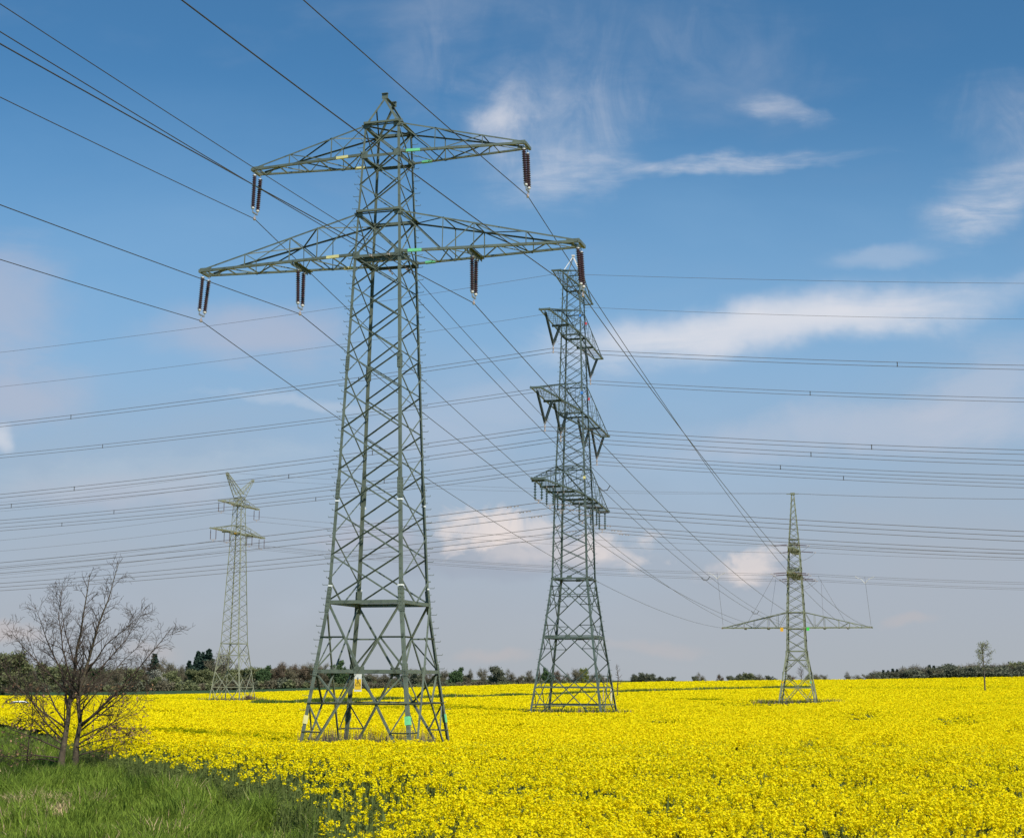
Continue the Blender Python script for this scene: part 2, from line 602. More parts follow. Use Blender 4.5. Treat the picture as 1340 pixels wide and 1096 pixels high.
# peak
mb = MB()
A1, A2 = Vector((0, -.5, 24.12)), Vector((0, .5, 24.12))
for i in (-1, 1):
    for j, A in ((-1, A1), (1, A2)):
        mb.angle(T.c(i, j, 22.84), A, .085, (-i, 0, 0), (0, -j, 0), .012)
mb.angle(A1, A2, .09, (1, 0, 0), (0, 0, -1), .012)
for i in (-1, 1):
    mb.angle(T.c(i, -1, 22.84), T.c(i, 1, 22.84).lerp(A2, .55), .055, (0, 0, -1), (i, 0, 0), .008)
    mb.angle(T.c(i, 1, 22.84), T.c(i, -1, 22.84).lerp(A1, .55), .055, (0, 0, -1), (-i, 0, 0), .008)
mb.angle(T.c(-1, -1, 22.84), T.c(1, 1, 22.84), .06, (0, 0, -1), (1, -1, 0), .008)
mb.angle(T.c(1, -1, 22.84), T.c(-1, 1, 22.80), .06, (0, 0, -1), (1, 1, 0), .008)
for A in (A1, A2):
    mb.box(A + Vector((0, 0, .04)), (.27, .02, .24)); mb.box(A + Vector((0, 0, .15)), (.27, .14, .02))
mb.build('peak', M['steel_main'], main_root)
arms_main = {}
for s in (-1, 1):
    bnd = M['yellow_band'] if s < 0 else M['green_band']
    sp_lo = [(-1, 1.72, 2.3), (1, 1.75, 2.25)] if s < 0 else [(-1, 1.32, 1.9), (1, 1.4, 1.85)]
    sp_up = [(-1, 1.5, 2.05), (1, 1.35, 1.8)] if s < 0 else [(-1, 1.1, 1.7), (1, 1.25, 1.7)]
    arms_main[('lo', s)] = crossarm(T, s, 17.15, 18.96, 8.40, .40, [2.75, 4.05, 6.2], .105, .046, battens=7, beams=(3.85,), bands=(bnd, sp_lo))
    arms_main[('up', s)] = crossarm(T, s, 21.51, 22.84, 6.12, .36, [2.3, 4.3], .098, .044, battens=5, bands=(bnd, sp_up))
# warning plate on the front belt
sg = MB()
yy = -T.hw(.34) - .075
sg.box((-.02, yy, -.16), (.30, .008, .66))
sign = sg.build('warning_sign', M['sign_white'], main_root)
sg = MB(); sg.box((-.02, yy - .007, -.22), (.27, .004, .40)); sg.build('yellow_panel', M['sign_yellow'], sign)
sg = MB()
ty = yy - .0115
cx, c0, c1 = -.02, -.21, .0


def tri(mb, x, z0, z1, hw, y, th):
    pts = [Vector((x - hw, y, z0)), Vector((x + hw, y, z0)), Vector((x, y, z1))]
    for k in range(3):
        mb.bar(pts[k], pts[(k + 1) % 3], th, .004, up=(0, 1, 0))


tri(sg, cx, -.27, -.07, .115, ty, .016)
bolt = [(.012, -.09), (-.028, -.18), (.004, -.175), (-.012, -.25), (.036, -.155), (.004, -.16), (.03, -.09)]
sg.add([Vector((cx + a, ty - .003, b)) for a, b in bolt], [(0, 1, 2, 5, 6), (5, 2, 3, 4)])
sg.build('lightning_symbol', M['black'], sign)
sg = MB(); sg.box((-.02, yy, -.0), (.05, .05, .1)); sg.build('sign_bracket', M['galv'], sign)

# ---- the four-armed pylon behind it
MID_AN = 16.16
MID = Vector((6.50, 155.0, 0))
k_ = 155 / 140.0
midz = gzf(MID.x, MID.y)
mid_root = empty('lattice_pylon', (MID.x, MID.y, 0), -R_(MID_AN))
tag(mid_root, 'high sea-green lattice pylon with four crossarms and dark V-shaped insulators', 'pylon', 'lattice pylons')
zm = dict(base=-3.03 * k_, b898=-.63 * k_, b865=1.62 * k_, b833=3.86 * k_, b805=5.9 * k_, b757=9.31 * k_, a4=18.8, a3=27.54, a2=36.03, a1=41.28, top=43.0)
T2 = Tower(mid_root, [(-5.2, 4.0), (-3.03 * k_, 3.286 * k_), (-.63 * k_, 3.0 * k_), (3.86 * k_, 2.388 * k_), (9.31 * k_, 1.721 * k_), (18.8, 1.528 * k_), (27.54, 1.219 * k_), (36.03, .997 * k_), (41.28, .858 * k_), (43.0, .84 * k_)], M['steel_mid'])
for i in (-1, 1):
    for j in (-1, 1):
        lg = T2.leg(i, j, [midz - .3, 3.86 * k_, zm['b757'], 18.8, 27.54, 36.03, 43.0], [.21, .21, .19, .17, .15, .13])
        if i * j > 0:
            sb = MB(); z = -2.0; k = 0
            while z < 42:
                p = T2.c(i, j, z)
                d = Vector((i, 0, 0)) if k % 2 == 0 else Vector((0, j, 0))
                sb.bar(p, p + d * .24, .03)
                z += .5; k += 1
            sb.build('step_bolts', M['steel_mid'], lg)['kind'] = 'stuff'


def nodes_between(z0, z1, n):
    return [z0 + (z1 - z0) * k / n for k in range(n + 1)]


for fi in range(4):
    mb = MB()
    off = 0.5 if fi % 2 else 0.0
    for z0, z1, n, w in ((zm['b757'], 18.8, 5, .068), (18.8, 27.54, 6, .062), (27.54, 36.03, 6, .056), (36.03, 41.28, 4, .05)):
        ns = nodes_between(z0, z1, n)
        if off:
            h = (ns[1] - ns[0]) / 2
            ns = [z0] + [q + h for q in ns[:-1]] + [z1]
            T2.slash(mb, T2.c(*T2.FACES[fi][0], ns[0], .02), T2.c(*T2.FACES[fi][1], ns[1], .02), T2.FACES[fi][2], w, True)
            for k in range(1, len(ns) - 2):
                T2.xpanel(mb, fi, ns[k], ns[k + 1], w)
        else:
            for k in range(n):
                T2.xpanel(mb, fi, ns[k], ns[k + 1], w)
    T2.xpanel(mb, fi, 41.28, 43.0, .06)
    # big X panels of the splayed foot with centre horizontals and short struts
    lows = [midz, zm['b865'], zm['b805'], zm['b757']]
    L_, R2, n_ = T2.FACES[fi]; nv = Vector(n_)
    for k in range(3):
        zl, zu = lows[k], lows[k + 1]
        T2.xpanel(mb, fi, zl, zu, .09)
        wl, wu = T2.hw(zl), T2.hw(zu)
        zc = zl + (zu - zl) * wl / (wl + wu)
        for S, O in ((L_, R2), (R2, L_)):
            for (za, zb_) in ((zl, zu), (zu, zl)):
                zq = (zc + za) / 2
                t = (zq - za) / (zb_ - za)
                p = T2.c(*S, za, .02).lerp(T2.c(*O, zb_, .02), t)
                mb.angle(T2.c(*S, zq), p, .07, (0, 0, -1), nv, .01)
                mb.angle(T2.c(*S, zc, .02), p - nv * .02, .07, (0, 0, -1), -nv, .01)
        if k == 1:
            T2.horiz(mb, fi, zc, .12)
        elif k == 2:
            T2.horiz(mb, fi, zc, .08)
    mb.build('lattice_bracing', M['steel_mid'], mid_root)
for z, w in ((zm['b757'], .16), (zm['b833'], .16), (zm['b898'], .15), (zm['b898'] - 1.75, .12), (18.8, .15), (21.9, .11), (27.54, .15), (30.7, .1), (36.03, .14), (38.6, .1), (41.28, .12), (43.0, .1)):
    mb = MB()
    for fi in range(4):
        T2.horiz(mb, fi, z, w, w >= .14)
    if z in (zm['b833'], zm['b757']):
        for fi in range(4):
            mb.angle(T2.mid(fi, z - .05), T2.mid((fi + 1) % 4, z - .05), .09, (0, 0, -1), (0, 0, 1), .012)
            n = Vector(T2.FACES[fi][2]); g = T2.mid(fi, z) + n * .04
            mb.box(g, (.5 if abs(n.y) else .02, .5 if abs(n.x) else .02, .4))
    mb.build('horizontal_frame', M['steel_mid'], mid_root)
ARM2 = {}
for s in (-1, 1):
    ARM2[(4, s)] = crossarm(T2, s, zm['a4'], 21.9, 13.29 * k_, .55, [4.3, 6.9, 9.6, 12.2], .155, .050, axis='y', battens=15, diag=99, beams=(5.3, 9.6, 14.1))
    ARM2[(3, s)] = crossarm(T2, s, zm['a3'], 30.7, 13.78 * k_, .5, [3.8, 6.4, 9.1, 11.8], .150, .048, axis='y', battens=18, diag=99, beams=(8.6,))
    ARM2[(2, s)] = crossarm(T2, s, zm['a2'], 38.6, 10.91 * k_, .5, [3.2, 5.3, 7.6, 9.8], .140, .046, axis='y', battens=14, diag=99, beams=(5.4,))
    ARM2[(1, s)] = crossarm(T2, s, zm['a1'], 43.0, 6.65 * k_, .45, [2.4, 4.0, 5.7], .120, .044, axis='y', battens=10, diag=99)
mb = MB()
for i in (-1, 1):
    for j in (-1, 1):
        mb.angle(T2.c(i, j, 43.0), (0, 0, 44.9), .09, (-i, 0, 0), (0, -j, 0), .012)
mb.box((0, 0, 44.9), (.3, .3, .16))
mb.build('peak', M['cap'], mid_root)
for mname, (i, j, z) in (('blue_plate', (1, -1, 38.0)), ('blue_plate', (1, -1, 29.6)), ('red_plate', (1, 1, 37.6)), ('red_plate', (1, 1, 29.4)), ('yellow_band', (1, -1, 20.6))):
    mb = MB(); mb.box(T2.c(i, j, z, -.02) + Vector((-.1 if j < 0 else 0, -.02, 0)), (.28, .03, .28)); mb.build('marker_plate', M[mname], mid_root)

# ---- the small pale pylon on the left
LEFT_AN = 16.95
ks = 242 / 230.0
LEFT = Vector((-42.21 * ks, 242.0, 0))
lz = gzf(LEFT.x, LEFT.y)
left_root = empty('lattice_pylon', (LEFT.x, LEFT.y, 0), -R_(LEFT_AN))
tag(left_root, 'slender pale pylon with two horn-like peaks, standing before the village trees', 'pylon', 'lattice pylons')
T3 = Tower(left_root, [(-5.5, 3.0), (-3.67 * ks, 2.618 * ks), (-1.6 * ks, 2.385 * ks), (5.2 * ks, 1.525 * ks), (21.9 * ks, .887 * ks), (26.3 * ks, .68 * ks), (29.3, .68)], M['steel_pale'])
z5, zlo, zlt, zup, zut = 5.2 * ks, 21.93 * ks, 24.4, 26.3 * ks, 28.95
for i in (-1, 1):
    for j in (-1, 1):
        T3.leg(i, j, [lz - .3, z5, zlo, zut], [.155, .14, .12])
for fi in range(4):
    mb = MB()
    for z0, z1, n, w in ((z5, zlo, 11, .062), (zlo, zup, 3, .056)):
        ns = nodes_between(z0, z1, n)
        for k in range(n):
            T3.xpanel(mb, fi, ns[k], ns[k + 1], w)
    T3.xpanel(mb, fi, zup, zut, .09)
    zx = 1.0 * ks
    for zl, zu in ((lz, zx), (zx, z5)):
        T3.xpanel(mb, fi, zl, zu, .085)
        wl, wu = T3.hw(zl), T3.hw(zu)
        zc = zl + (zu - zl) * wl / (wl + wu)
        T3.horiz(mb, fi, zc, .1)
        L_, R2, n_ = T3.FACES[fi]; nv = Vector(n_)
        for S, O in ((L_, R2), (R2, L_)):
            for za, zb_ in ((zl, zu), (zu, zl)):
                zq = (zc + za) / 2
                p = T3.c(*S, za, .02).lerp(T3.c(*O, zb_, .02), (zq - za) / (zb_ - za))
                mb.angle(T3.c(*S, zc, .02), p - nv * .02, .08, (0, 0, -1), -nv, .012)
    mb.build('lattice_bracing', M['steel_pale'], left_root)
for z, w in ((z5, .14), (zlo, .15), (zlt, .10), (zup, .14), (zut, .12)):
    mb = MB()
    for fi in range(4):
        T3.horiz(mb, fi, z, w, w > .13)
    mb.build('horizontal_frame', M['steel_pale'], left_root)
for s in (-1, 1):
    crossarm(T3, s, zlo, zlt, 8.48 * ks, .35, [3.0, 5.2, 7.2], .15, .06, axis='y', battens=9, beams=(4.0,))
    crossarm(T3, s, zup, zut - .2, 6.3 * ks, .32, [2.4, 4.4], .14, .06, axis='y', battens=7)
    mb = MB(lambda q: Vector((-q.y, q.x, q.z)))
    hb = T3.hw(zut)
    base = [Vector((s * hb, -hb, zut)), Vector((s * hb, hb, zut)), Vector((-s * hb * .3, hb, zut + .5)), Vector((-s * hb * .3, -hb, zut + .5))]
    tip = Vector((s * 4.36 * ks, 0, 30.67 * ks))
    tips = [tip + Vector((.12 * s, (-.12 if k in (0, 3) else .12), (.0 if k < 2 else .25))) for k in range(4)]
    nn = 6
    for k in range(4):
        mb.angle(base[k], tips[k], .10, (0, 0, 1), (0, 1, 0), .02)
        for t in range(nn):
            p = base[k].lerp(tips[k], t / nn); q = base[(k + 1) % 4].lerp(tips[(k + 1) % 4], (t + 1) / nn)
            mb.angle(p, q, .05, (0, 0, 1), (0, 1, 0), .008)
    mb.box(tip, (.3, .3, .35))
    mb.build('peak', M['steel_pale'], left_root)
mb = MB(); mb.box((.0, -1.05 * ks, zlo + .1), (.45, .05, .4)); mb.build('marker_plate', M['orange_plate'], left_root)
mb = MB(); mb.box((-.75, -1.0, zup + .1), (.3, .05, .3)); mb.build('marker_plate', M['orange_plate'], left_root)

# ---- the terminal pylon on the right
RIGHT_AN = 15.59
RIGHT = Vector((41.19, 217.0, 0))
rz_ = gzf(RIGHT.x, RIGHT.y)
right_root = empty('lattice_pylon', (RIGHT.x, RIGHT.y, 0), -R_(RIGHT_AN))
tag(right_root, 'olive pylon with needle peak and one long low crossarm near its base', 'pylon', 'lattice pylons')
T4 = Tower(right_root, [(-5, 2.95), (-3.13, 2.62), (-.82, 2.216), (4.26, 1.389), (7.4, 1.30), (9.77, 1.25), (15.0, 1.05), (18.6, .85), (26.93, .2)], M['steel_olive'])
for i in (-1, 1):
    for j in (-1, 1):
        lg = T4.leg(i, j, [rz_ - .3, 4.26, 9.77, 18.6, 26.93], [.20, .18, .16, .12])
        if (i, j) in ((-1, -1), (1, -1)):
            cb = MB(); p = T4.c(i, j, -.2); cb.box(p + Vector((-i * .14, -.03, 0)), (.26, .04, .26)); cb.build('colour_band', M['orange_plate' if i < 0 else 'green_band'], lg)
for fi in range(4):
    mb = MB()
    for z0, z1, n, w in ((4.26, 7.45, 2, .07), (7.45, 9.77, 2, .066), (9.77, 15.0, 4, .066), (15.0, 18.6, 3, .062), (18.6, 26.5, 9, .05)):
        ns = nodes_between(z0, z1, n)
        for k in range(n):
            T4.xpanel(mb, fi, ns[k], ns[k + 1], w)
    for zl, zu in ((rz_, 1.25), (1.25, 4.26)):
        T4.xpanel(mb, fi, zl, zu, .10)
        wl, wu = T4.hw(zl), T4.hw(zu)
        zc = zl + (zu - zl) * wl / (wl + wu)
        T4.horiz(mb, fi, zc, .13)
        L_, R2, n_ = T4.FACES[fi]; nv = Vector(n_)
        for S, O in ((L_, R2), (R2, L_)):
            for za, zb_ in ((zl, zu), (zu, zl)):
                zq = (zc + za) / 2
                p = T4.c(*S, za, .02).lerp(T4.c(*O, zb_, .02), (zq - za) / (zb_ - za))
                mb.angle(T4.c(*S, zc, .02), p - nv * .02, .07, (0, 0, -1), -nv, .012)
                mb.angle(T4.c(*S, zq, .02), p - nv * .02, .07, (0, 0, -1), -nv, .012)
    mb.build('lattice_bracing', M['steel_olive'], right_root)
for z, w in ((4.26, .15), (7.45, .16), (9.77, .13), (15.0, .22), (15.9, .16), (18.6, .2), (19.6, .16), (20.3, .1)):
    mb = MB()
    for fi in range(4):
        T4.horiz(mb, fi, z, w, True)
    mb.build('horizontal_frame', M['steel_olive'], right_root)
mb = MB(); mb.box((0, 0, 26.95), (.6, .6, .3)); mb.bar((-.9, 0, 26.95), (.9, 0, 26.95), .09); mb.build('peak', M['steel_olive'], right_root)
for s in (-1, 1):
    crossarm(T4, s, 7.45, 9.77, 10.68, .35, [2.6, 4.0, 6.0, 7.5, 9.2], .15, .06, axis='x', battens=10, beams=(4.0, 7.3), flat=True)
    crossarm(T4, s, 18.55, 19.9, 6.1, .35, [2.4, 4.3], .16, .07, axis='y', battens=7)
    crossarm(T4, s, 14.95, 16.3, 8.4, .35, [3.0, 5.4], .16, .07, axis='y', battens=9, beams=(4.4,))
mb = MB(); mb.box((-1.95, -1.35, 7.25), (.42, .05, .55)); mb.build('marker_plate', M['orange_plate'], right_root)
mb = MB(); mb.box((1.75, -1.35, 7.3), (.4, .05, .45)); mb.build('marker_plate', M['green_plate'], right_root)


def W(root_loc, an, x, y, z):
    a, b = axes(an)
    return Vector((root_loc.x, root_loc.y, 0)) + a * x + b * y + Vector((0, 0, z))


# ------------------------------------------------------------------ insulators
def rod_profile(L, r0, r1, pitch):
    n = max(6, int(L / pitch)); pr = [(0, r0 * .8)]
    for k in range(n):
        t0 = (k + .15) / n
        pr += [(t0, r0), (t0 + .2 / n, r1), (t0 + .34 / n, r1), (t0 + .46 / n, r0)]
    pr.append((1, r0 * .8))
    return pr


def double_string(top, clamp, across, label, group):
    """twin brown long-rod string; across = unit vector from one rod to the other"""
    root = empty('insulator_string', top)
    tag(root, label, 'insulator', group)
    D = (clamp - top)
    d = D.normalized(); L = D.length
    sp = .28
    z = Vector((0, 0, 0))
    for s in (-1, 1):
        hb = MB()
        hb.tube([across * (s * sp) + Vector((0, 0, .03)), across * (s * sp) + d * .17], .018, 6)
        hb.build('hanger_link', M['galv'], root)
    for s in (-1, 1):
        a = across * (s * sp) + d * .15; b = across * (s * sp * .82) + d * (L - .43)
        mb = MB(); mb.lathe(a, b, rod_profile(1.1, .058, .098, .068), 12)
        r = mb.build('porcelain_rod', M['brown_porcelain'], root)
        for p, q in ((a - d * .02, a + d * .07), (b - d * .05, b + d * .06)):
            cb = MB(); cb.lathe(p, q, [(0, .05), (.2, .072), (.8, .072), (1, .05)], 10); cb.build('end_cap', M['cap'], r, True)
        for p in (a + d * .02, b + d * .01):
            hn = MB()
            hn.tube([p, p + across * (s * .14) - d * .01, p + across * (s * .17) + Vector((0, 0, .07))], .011, 5)
            hn.build('arcing_horn', M['galv'], r)
    yk = MB()
    bl = [across * (s * sp * .82) + d * (L - .38) for s in (-1, 1)]
    ym = d * (L - .14)
    for q in bl:
        yk.tube([q, q + d * .08, ym + (q - ym) * .35 + d * .02], .024, 6)
    yk.bar(bl[0] + d * .14, bl[1] + d * .14, .05, .05)
    yk.build('yoke', M['galv'], root)
    ck = MB()
    ck.tube([ym, d * L], .026, 6)
    ck.box(d * L, (.1, .16, .09))
    ck.build('wire_clamp', M['fitting'], root)
    return root


aM, bM = axes(MAIN_AN)
CL = {'UL': (-6.10, 19.43), 'LLi': (-3.81, 15.09 + .25), 'LLo': (-8.46, 15.09 + .25), 'UR': (6.11, 19.37), 'LRo': (8.37, 15.05 + .25), 'LRi': (3.86, 15.04 + .25)}
CL = {'UL': (-6.10, 19.45), 'LLi': (-3.83, 15.10), 'LLo': (-8.46, 15.10), 'UR': (6.13, 19.38), 'LRo': (8.42, 15.06), 'LRi': (3.86, 15.05)}
TOPU = {'UL': -6.02, 'LLi': -3.85, 'LLo': -8.30, 'UR': 6.02, 'LRo': 8.28, 'LRi': 3.85}
clamp = {}
words = {'UL': 'left tip of the upper crossarm', 'UR': 'right tip of the upper crossarm', 'LLo': 'left tip of the lower crossarm',
         'LLi': 'middle of the left lower arm', 'LRi': 'middle of the right lower arm', 'LRo': 'right tip of the lower crossarm'}
for k, (u, z) in CL.items():
    c = W(MAIN, MAIN_AN, u, 0, z)
    top = W(MAIN, MAIN_AN, TOPU[k], 0, (21.5 if k[0] == 'U' else 17.13) - .04)
    clamp[k] = c
    double_string(top, c, bM, 'brown twin insulator hanging from the ' + words[k] + ' of the tall pylon', 'brown insulators on the tall pylon')


# ------------------------------------------------------------------ wires
def para(P0, dv, S, k, c, n=28, s0=0.0):
    out = []
    for i in range(n + 1):
        s = s0 + (S - s0) * (i / n)
        out.append(P0 + dv * s + Vector((0, 0, k * s + c * s * s)))
    return out


def span(P0, P1, c, n=30):
    """parabola from P0 to P1 with curvature c"""
    h = P1 - P0; dz = h.z; h.z = 0; S = h.length; dv = h / S
    k = dz / S - c * S
    return para(P0, dv, S, k, c, n)


def wire(pts, r, label, group, m='wire', n=6):
    """a wire whose origin is its own first point"""
    o0 = pts[0].copy()
    mb = MB(); mb.tube([p - o0 for p in pts], r, n)
    o = mb.build('power_line', M[m], None, True)
    o.location = o0
    return tag(o, label, 'power line', group)


def dampers(o, o0, pts_s, r=.045):
    for p, d in pts_s:
        mb = MB()
        mb.tube([p - o0 - d * .22 - Vector((0, 0, .08)), p - o0 - d * .12 - Vector((0, 0, .08))], r, 6)
        mb.tube([p - o0 + d * .12 - Vector((0, 0, .08)), p - o0 + d * .22 - Vector((0, 0, .08))], r, 6)
        mb.tube([p - o0 - d * .2 - Vector((0, 0, .08)), p - o0 + d * .2 - Vector((0, 0, .08))], .012, 5)
        mb.box(p - o0 - Vector((0, 0, .04)), (.04, .04, .09))
        mb.build('damper', M['fitting'], o)


upv = -axes(16.9)[1]
aR, bR = axes(RIGHT_AN)
DN = {'UL': -7.3, 'LLi': -3.85, 'LLo': -10.55, 'UR': 7.3, 'LRo': 10.5, 'LRi': 4.0}
UPK = {'UL': -.083, 'LLi': -.082, 'LLo': -.082, 'UR': -.073, 'LRo': -.0725, 'LRi': -.073}
UPA = {'UL': 16.9, 'LLi': 17.4, 'LLo': 17.4, 'UR': 16.8, 'LRo': 17.1, 'LRi': 17.4}
wl = {'UL': 'dark wire held by the left upper insulator of the tall pylon', 'UR': 'dark wire held by the right upper insulator of the tall pylon',
      'LLo': 'dark wire held by the outermost left lower insulator of the tall pylon', 'LLi': 'dark wire held by the inner left insulator of the tall pylon',
      'LRi': 'dark wire held by the inner right insulator of the tall pylon', 'LRo': 'dark wire held by the outermost right lower insulator of the tall pylon'}
main_paths = {}
RTOP = {}
for k in CL:
    E = RIGHT + aR * DN[k] + Vector((0, 0, 7.5))
    RTOP[k] = E
    up = para(clamp[k], -axes(UPA[k])[1], 130, UPK[k], .0003, 26)
    d0 = (clamp[k] - E); d0.z = 0; d0.normalize()
    E2 = E + d0 * 1.5
    dn = span(clamp[k], E2, .00038, 36)
    main_paths[k] = dn
    wire(list(reversed(up))[:-1] + dn, .0165, wl[k], 'wires of the tall pylon')
mid_w = {}
for k, u, z, kk, ang, c, e in (('A', .57, 17.16, -.050, 16.5, .00044, .45), ('B', -.2, 17.16, -.052, 16.9, .00044, -.45)):
    C = W(MAIN, MAIN_AN, u, 0, z)
    up = para(C, -axes(ang)[1], 130, kk, .0003, 26)
    E = RIGHT + aR * e - bR * 1.2 + Vector((0, 0, 7.5))
    dn = span(C, E, c, 36)
    mid_w[k] = dn
    o = wire(list(reversed(up))[:-1] + dn, .013 if k == 'A' else .0155,
             ('thinner' if k == 'A' else 'thicker') + ' middle wire clamped inside the waist of the tall pylon', 'middle wires of the tall pylon')
    o0 = o.location
    d = (dn[1] - dn[0]).normalized()
    dampers(o, o0, [(C + d * 1.1, d), (C + (up[1] - up[0]).normalized() * 1.1, (up[1] - up[0]).normalized())], .03)
    ib = MB(); ib.box(C - o0, (.1, .22, .1)); ib.build('wire_clamp', M['fitting'], o)
    if k == 'B':
        for s in (40, 82, 118):
            fi = s / 163.7 * 36; i0 = int(fi)
            pB = dn[i0].lerp(dn[i0 + 1], fi - i0)
            pA = mid_w['A'][i0].lerp(mid_w['A'][i0 + 1], fi - i0)
            mb = MB()
            mb.tube([pA - o0, (pA * .75 + pB * .25) - o0 - Vector((0, 0, .3)), (pA * .3 + pB * .7) - o0 - Vector((0, 0, .33)), pB - o0], .03, 6)
            mb.build('spacer', M['wire'], o)


def rod_string(p, q, label, group, m='maroon', r=.07, pair=0.0, across=None):
    root = empty('insulator_string', p)
    tag(root, label, 'insulator', group)
    d = (q - p); L = d.length; d = d / L
    offs = [0.0] if not pair else [-pair / 2, pair / 2]
    for s in offs:
        a = (across * s) if pair else Vector((0, 0, 0))
        mb = MB(); mb.lathe(a + d * (L * .08), a + d * (L * .86), rod_profile(L * .78, r * .42, r, max(.12, r * 1.6)), 8)
        mb.build('insulator_rod', M[m], root)
    yk = MB()
    if pair:
        yk.bar(across * (-pair / 2) + d * (L * .88), across * (pair / 2) + d * (L * .88), .06, .07)
        for s in offs:
            yk.tube([across * s, across * s + d * (L * .1)], .03, 5); yk.tube([across * s + d * (L * .85), across * s + d * (L * .89)], .035, 5)
    else:
        yk.tube([Vector((0, 0, 0)), d * (L * .1)], .03, 5)
    yk.tube([d * (L * .85), d * L], .035, 6); yk.box(d * L, (.12, .14, .12))
    yk.build('yoke', M['fitting'], root)
    return root


# tension strings where the six wires reach the low crossarm
for k in CL:
    E = RTOP[k]
    P = main_paths[k][-1]
    side = {'UL': 'left middle', 'LLi': 'left inner', 'LLo': 'left tip', 'UR': 'right middle', 'LRo': 'right tip', 'LRi': 'right inner'}[k]
    rod_string(E, P, 'short brown insulator at the ' + side + ' fixing of the low crossarm', 'insulators on the low crossarm', 'maroon', .06)

# ---- line 2, across the middle pylon
aQ, bQ = axes(MID_AN)
L2 = [  # name, clamp, left k c, right k c, label
    ('e1', (4.56, 148.29, 41.05), (-.0922, .000344), (-.1073, .000325)), ('e2', (8.47, 161.8, 40.93), (-.0950, .000329), (-.1144, .00048)),
    ('2L', (4.12, 146.8, 32.68), (-.0992, .000341), (-.1111, .000399)), ('2R', (8.70, 162.59, 32.57), (-.1017, .000364), (-.1112, .000429)),
    ('3a', (3.22, 143.67, 24.14), (-.1030, .000376), (-.1143, .000551)), ('3b', (4.97, 149.73, 24.11), (-.1095, .000459), (-.1137, .000514)),
    ('3c', (7.79, 159.46, 24.09), (-.1118, .000457), (-.1191, .000615)), ('3d', (9.54, 165.49, 23.93), (-.1050, .000398), (-.1067, .000413)),
    ('4a', (2.56, 141.42, 16.59), (-.1003, .000335), (-.1005, .000357)), ('4b', (3.77, 145.59, 16.56), (-.1003, .000337), (-.1005, .000362)),
    ('4c', (4.97, 149.71, 16.53), (-.1015, .000349), (-.1024, .000391)), ('4d', (7.57, 158.68, 16.43), (-.1056, .000403), (-.1073, .000532)),
    ('4e', (9.08, 163.89, 16.42), (-.1002, .000347), (-.1050, .000518)), ('4f', (10.25, 167.94, 16.40), (-.1017, .000368), (-.1064, .000533))]
ordn = {'a': 'outermost near', 'b': 'inner near', 'c': 'inner far', 'd': 'outermost far'}
ord6 = {'a': 'highest', 'b': 'second highest', 'c': 'third highest', 'd': 'fourth highest', 'e': 'second lowest', 'f': 'lowest'}
l2pos = {}
for nm, C, (kl, cl), (kr, cr) in L2:
    C = Vector(C); l2pos[nm] = C
    lf = para(C, -aQ, 118, kl, cl, 26); rt = para(C, aQ, 100, kr, cr, 26)
    pts = list(reversed(lf))[:-1] + rt
    if nm[0] == 'e':
        wire(pts, .016, 'thin ' + ('upper' if nm == 'e1' else 'second') + ' earth wire crossing the sky at the four-armed pylon top', 'earth wires of the four-armed pylon', 'wire_grey')
    elif nm[0] in '23':
        root = empty('power_line', C)
        lab = {'2L': 'near twin wire of the second crossarm, with small square spacers', '2R': 'far twin wire of the second crossarm, with small square spacers',
               '3a': 'highest of four twin wires hung under the third crossarm', '3b': 'second highest of four twin wires under the third crossarm',
               '3c': 'second lowest of four twin wires under the third crossarm', '3d': 'lowest of four twin wires under the third crossarm'}[nm]
        tag(root, lab, 'power line', 'twin wires of the four-armed pylon')
        for dz in (.2, -.2):
            mb = MB(); mb.tube([p - C + Vector((0, 0, dz)) for p in pts], .0235, 6)
            mb.build('conductor', M['wire_grey'], root, True)
        ph = {'2L': 3, '2R': 9, '3a': 0, '3b': 12, '3c': 5, '3d': 16}[nm]
        for side, k, c in ((-1, kl, cl), (1, kr, cr)):
            for q in range(3):
                s = {'2L': 33.5, '2R': 24, '3a': 31, '3b': 25, '3c': 21, '3d': 27}[nm] if (side > 0 and q == 0) else 18 + ph + q * 34
                if side > 0 and q > 0:
                    continue
                p = aQ * (side * s) + Vector((0, 0, k * s + c * s * s))
                mb = MB(); mb.bar(p + Vector((0, 0, .235)), p - Vector((0, 0, .235)), .06, .05)
                mb.box(p + Vector((0, 0, .2)), (.12, .06, .07)); mb.box(p - Vector((0, 0, .2)), (.12, .06, .07))
                mb.build('spacer', M['wire'], root)
    else:
        o = wire(pts, .025, ord6[nm[1]] + ' of the six single wires under the lowest crossarm of the four-armed pylon', 'single wires of the four-armed pylon', 'wire_grey')
        o0 = o.location
        ds = []
        for side, k in ((-1, kl), (1, kr)):
            d = (aQ * side + Vector((0, 0, k))).normalized()
            for s in (2.2, 2.9):
                ds.append((C + d * s, d))
        dampers(o, o0, ds, .05)


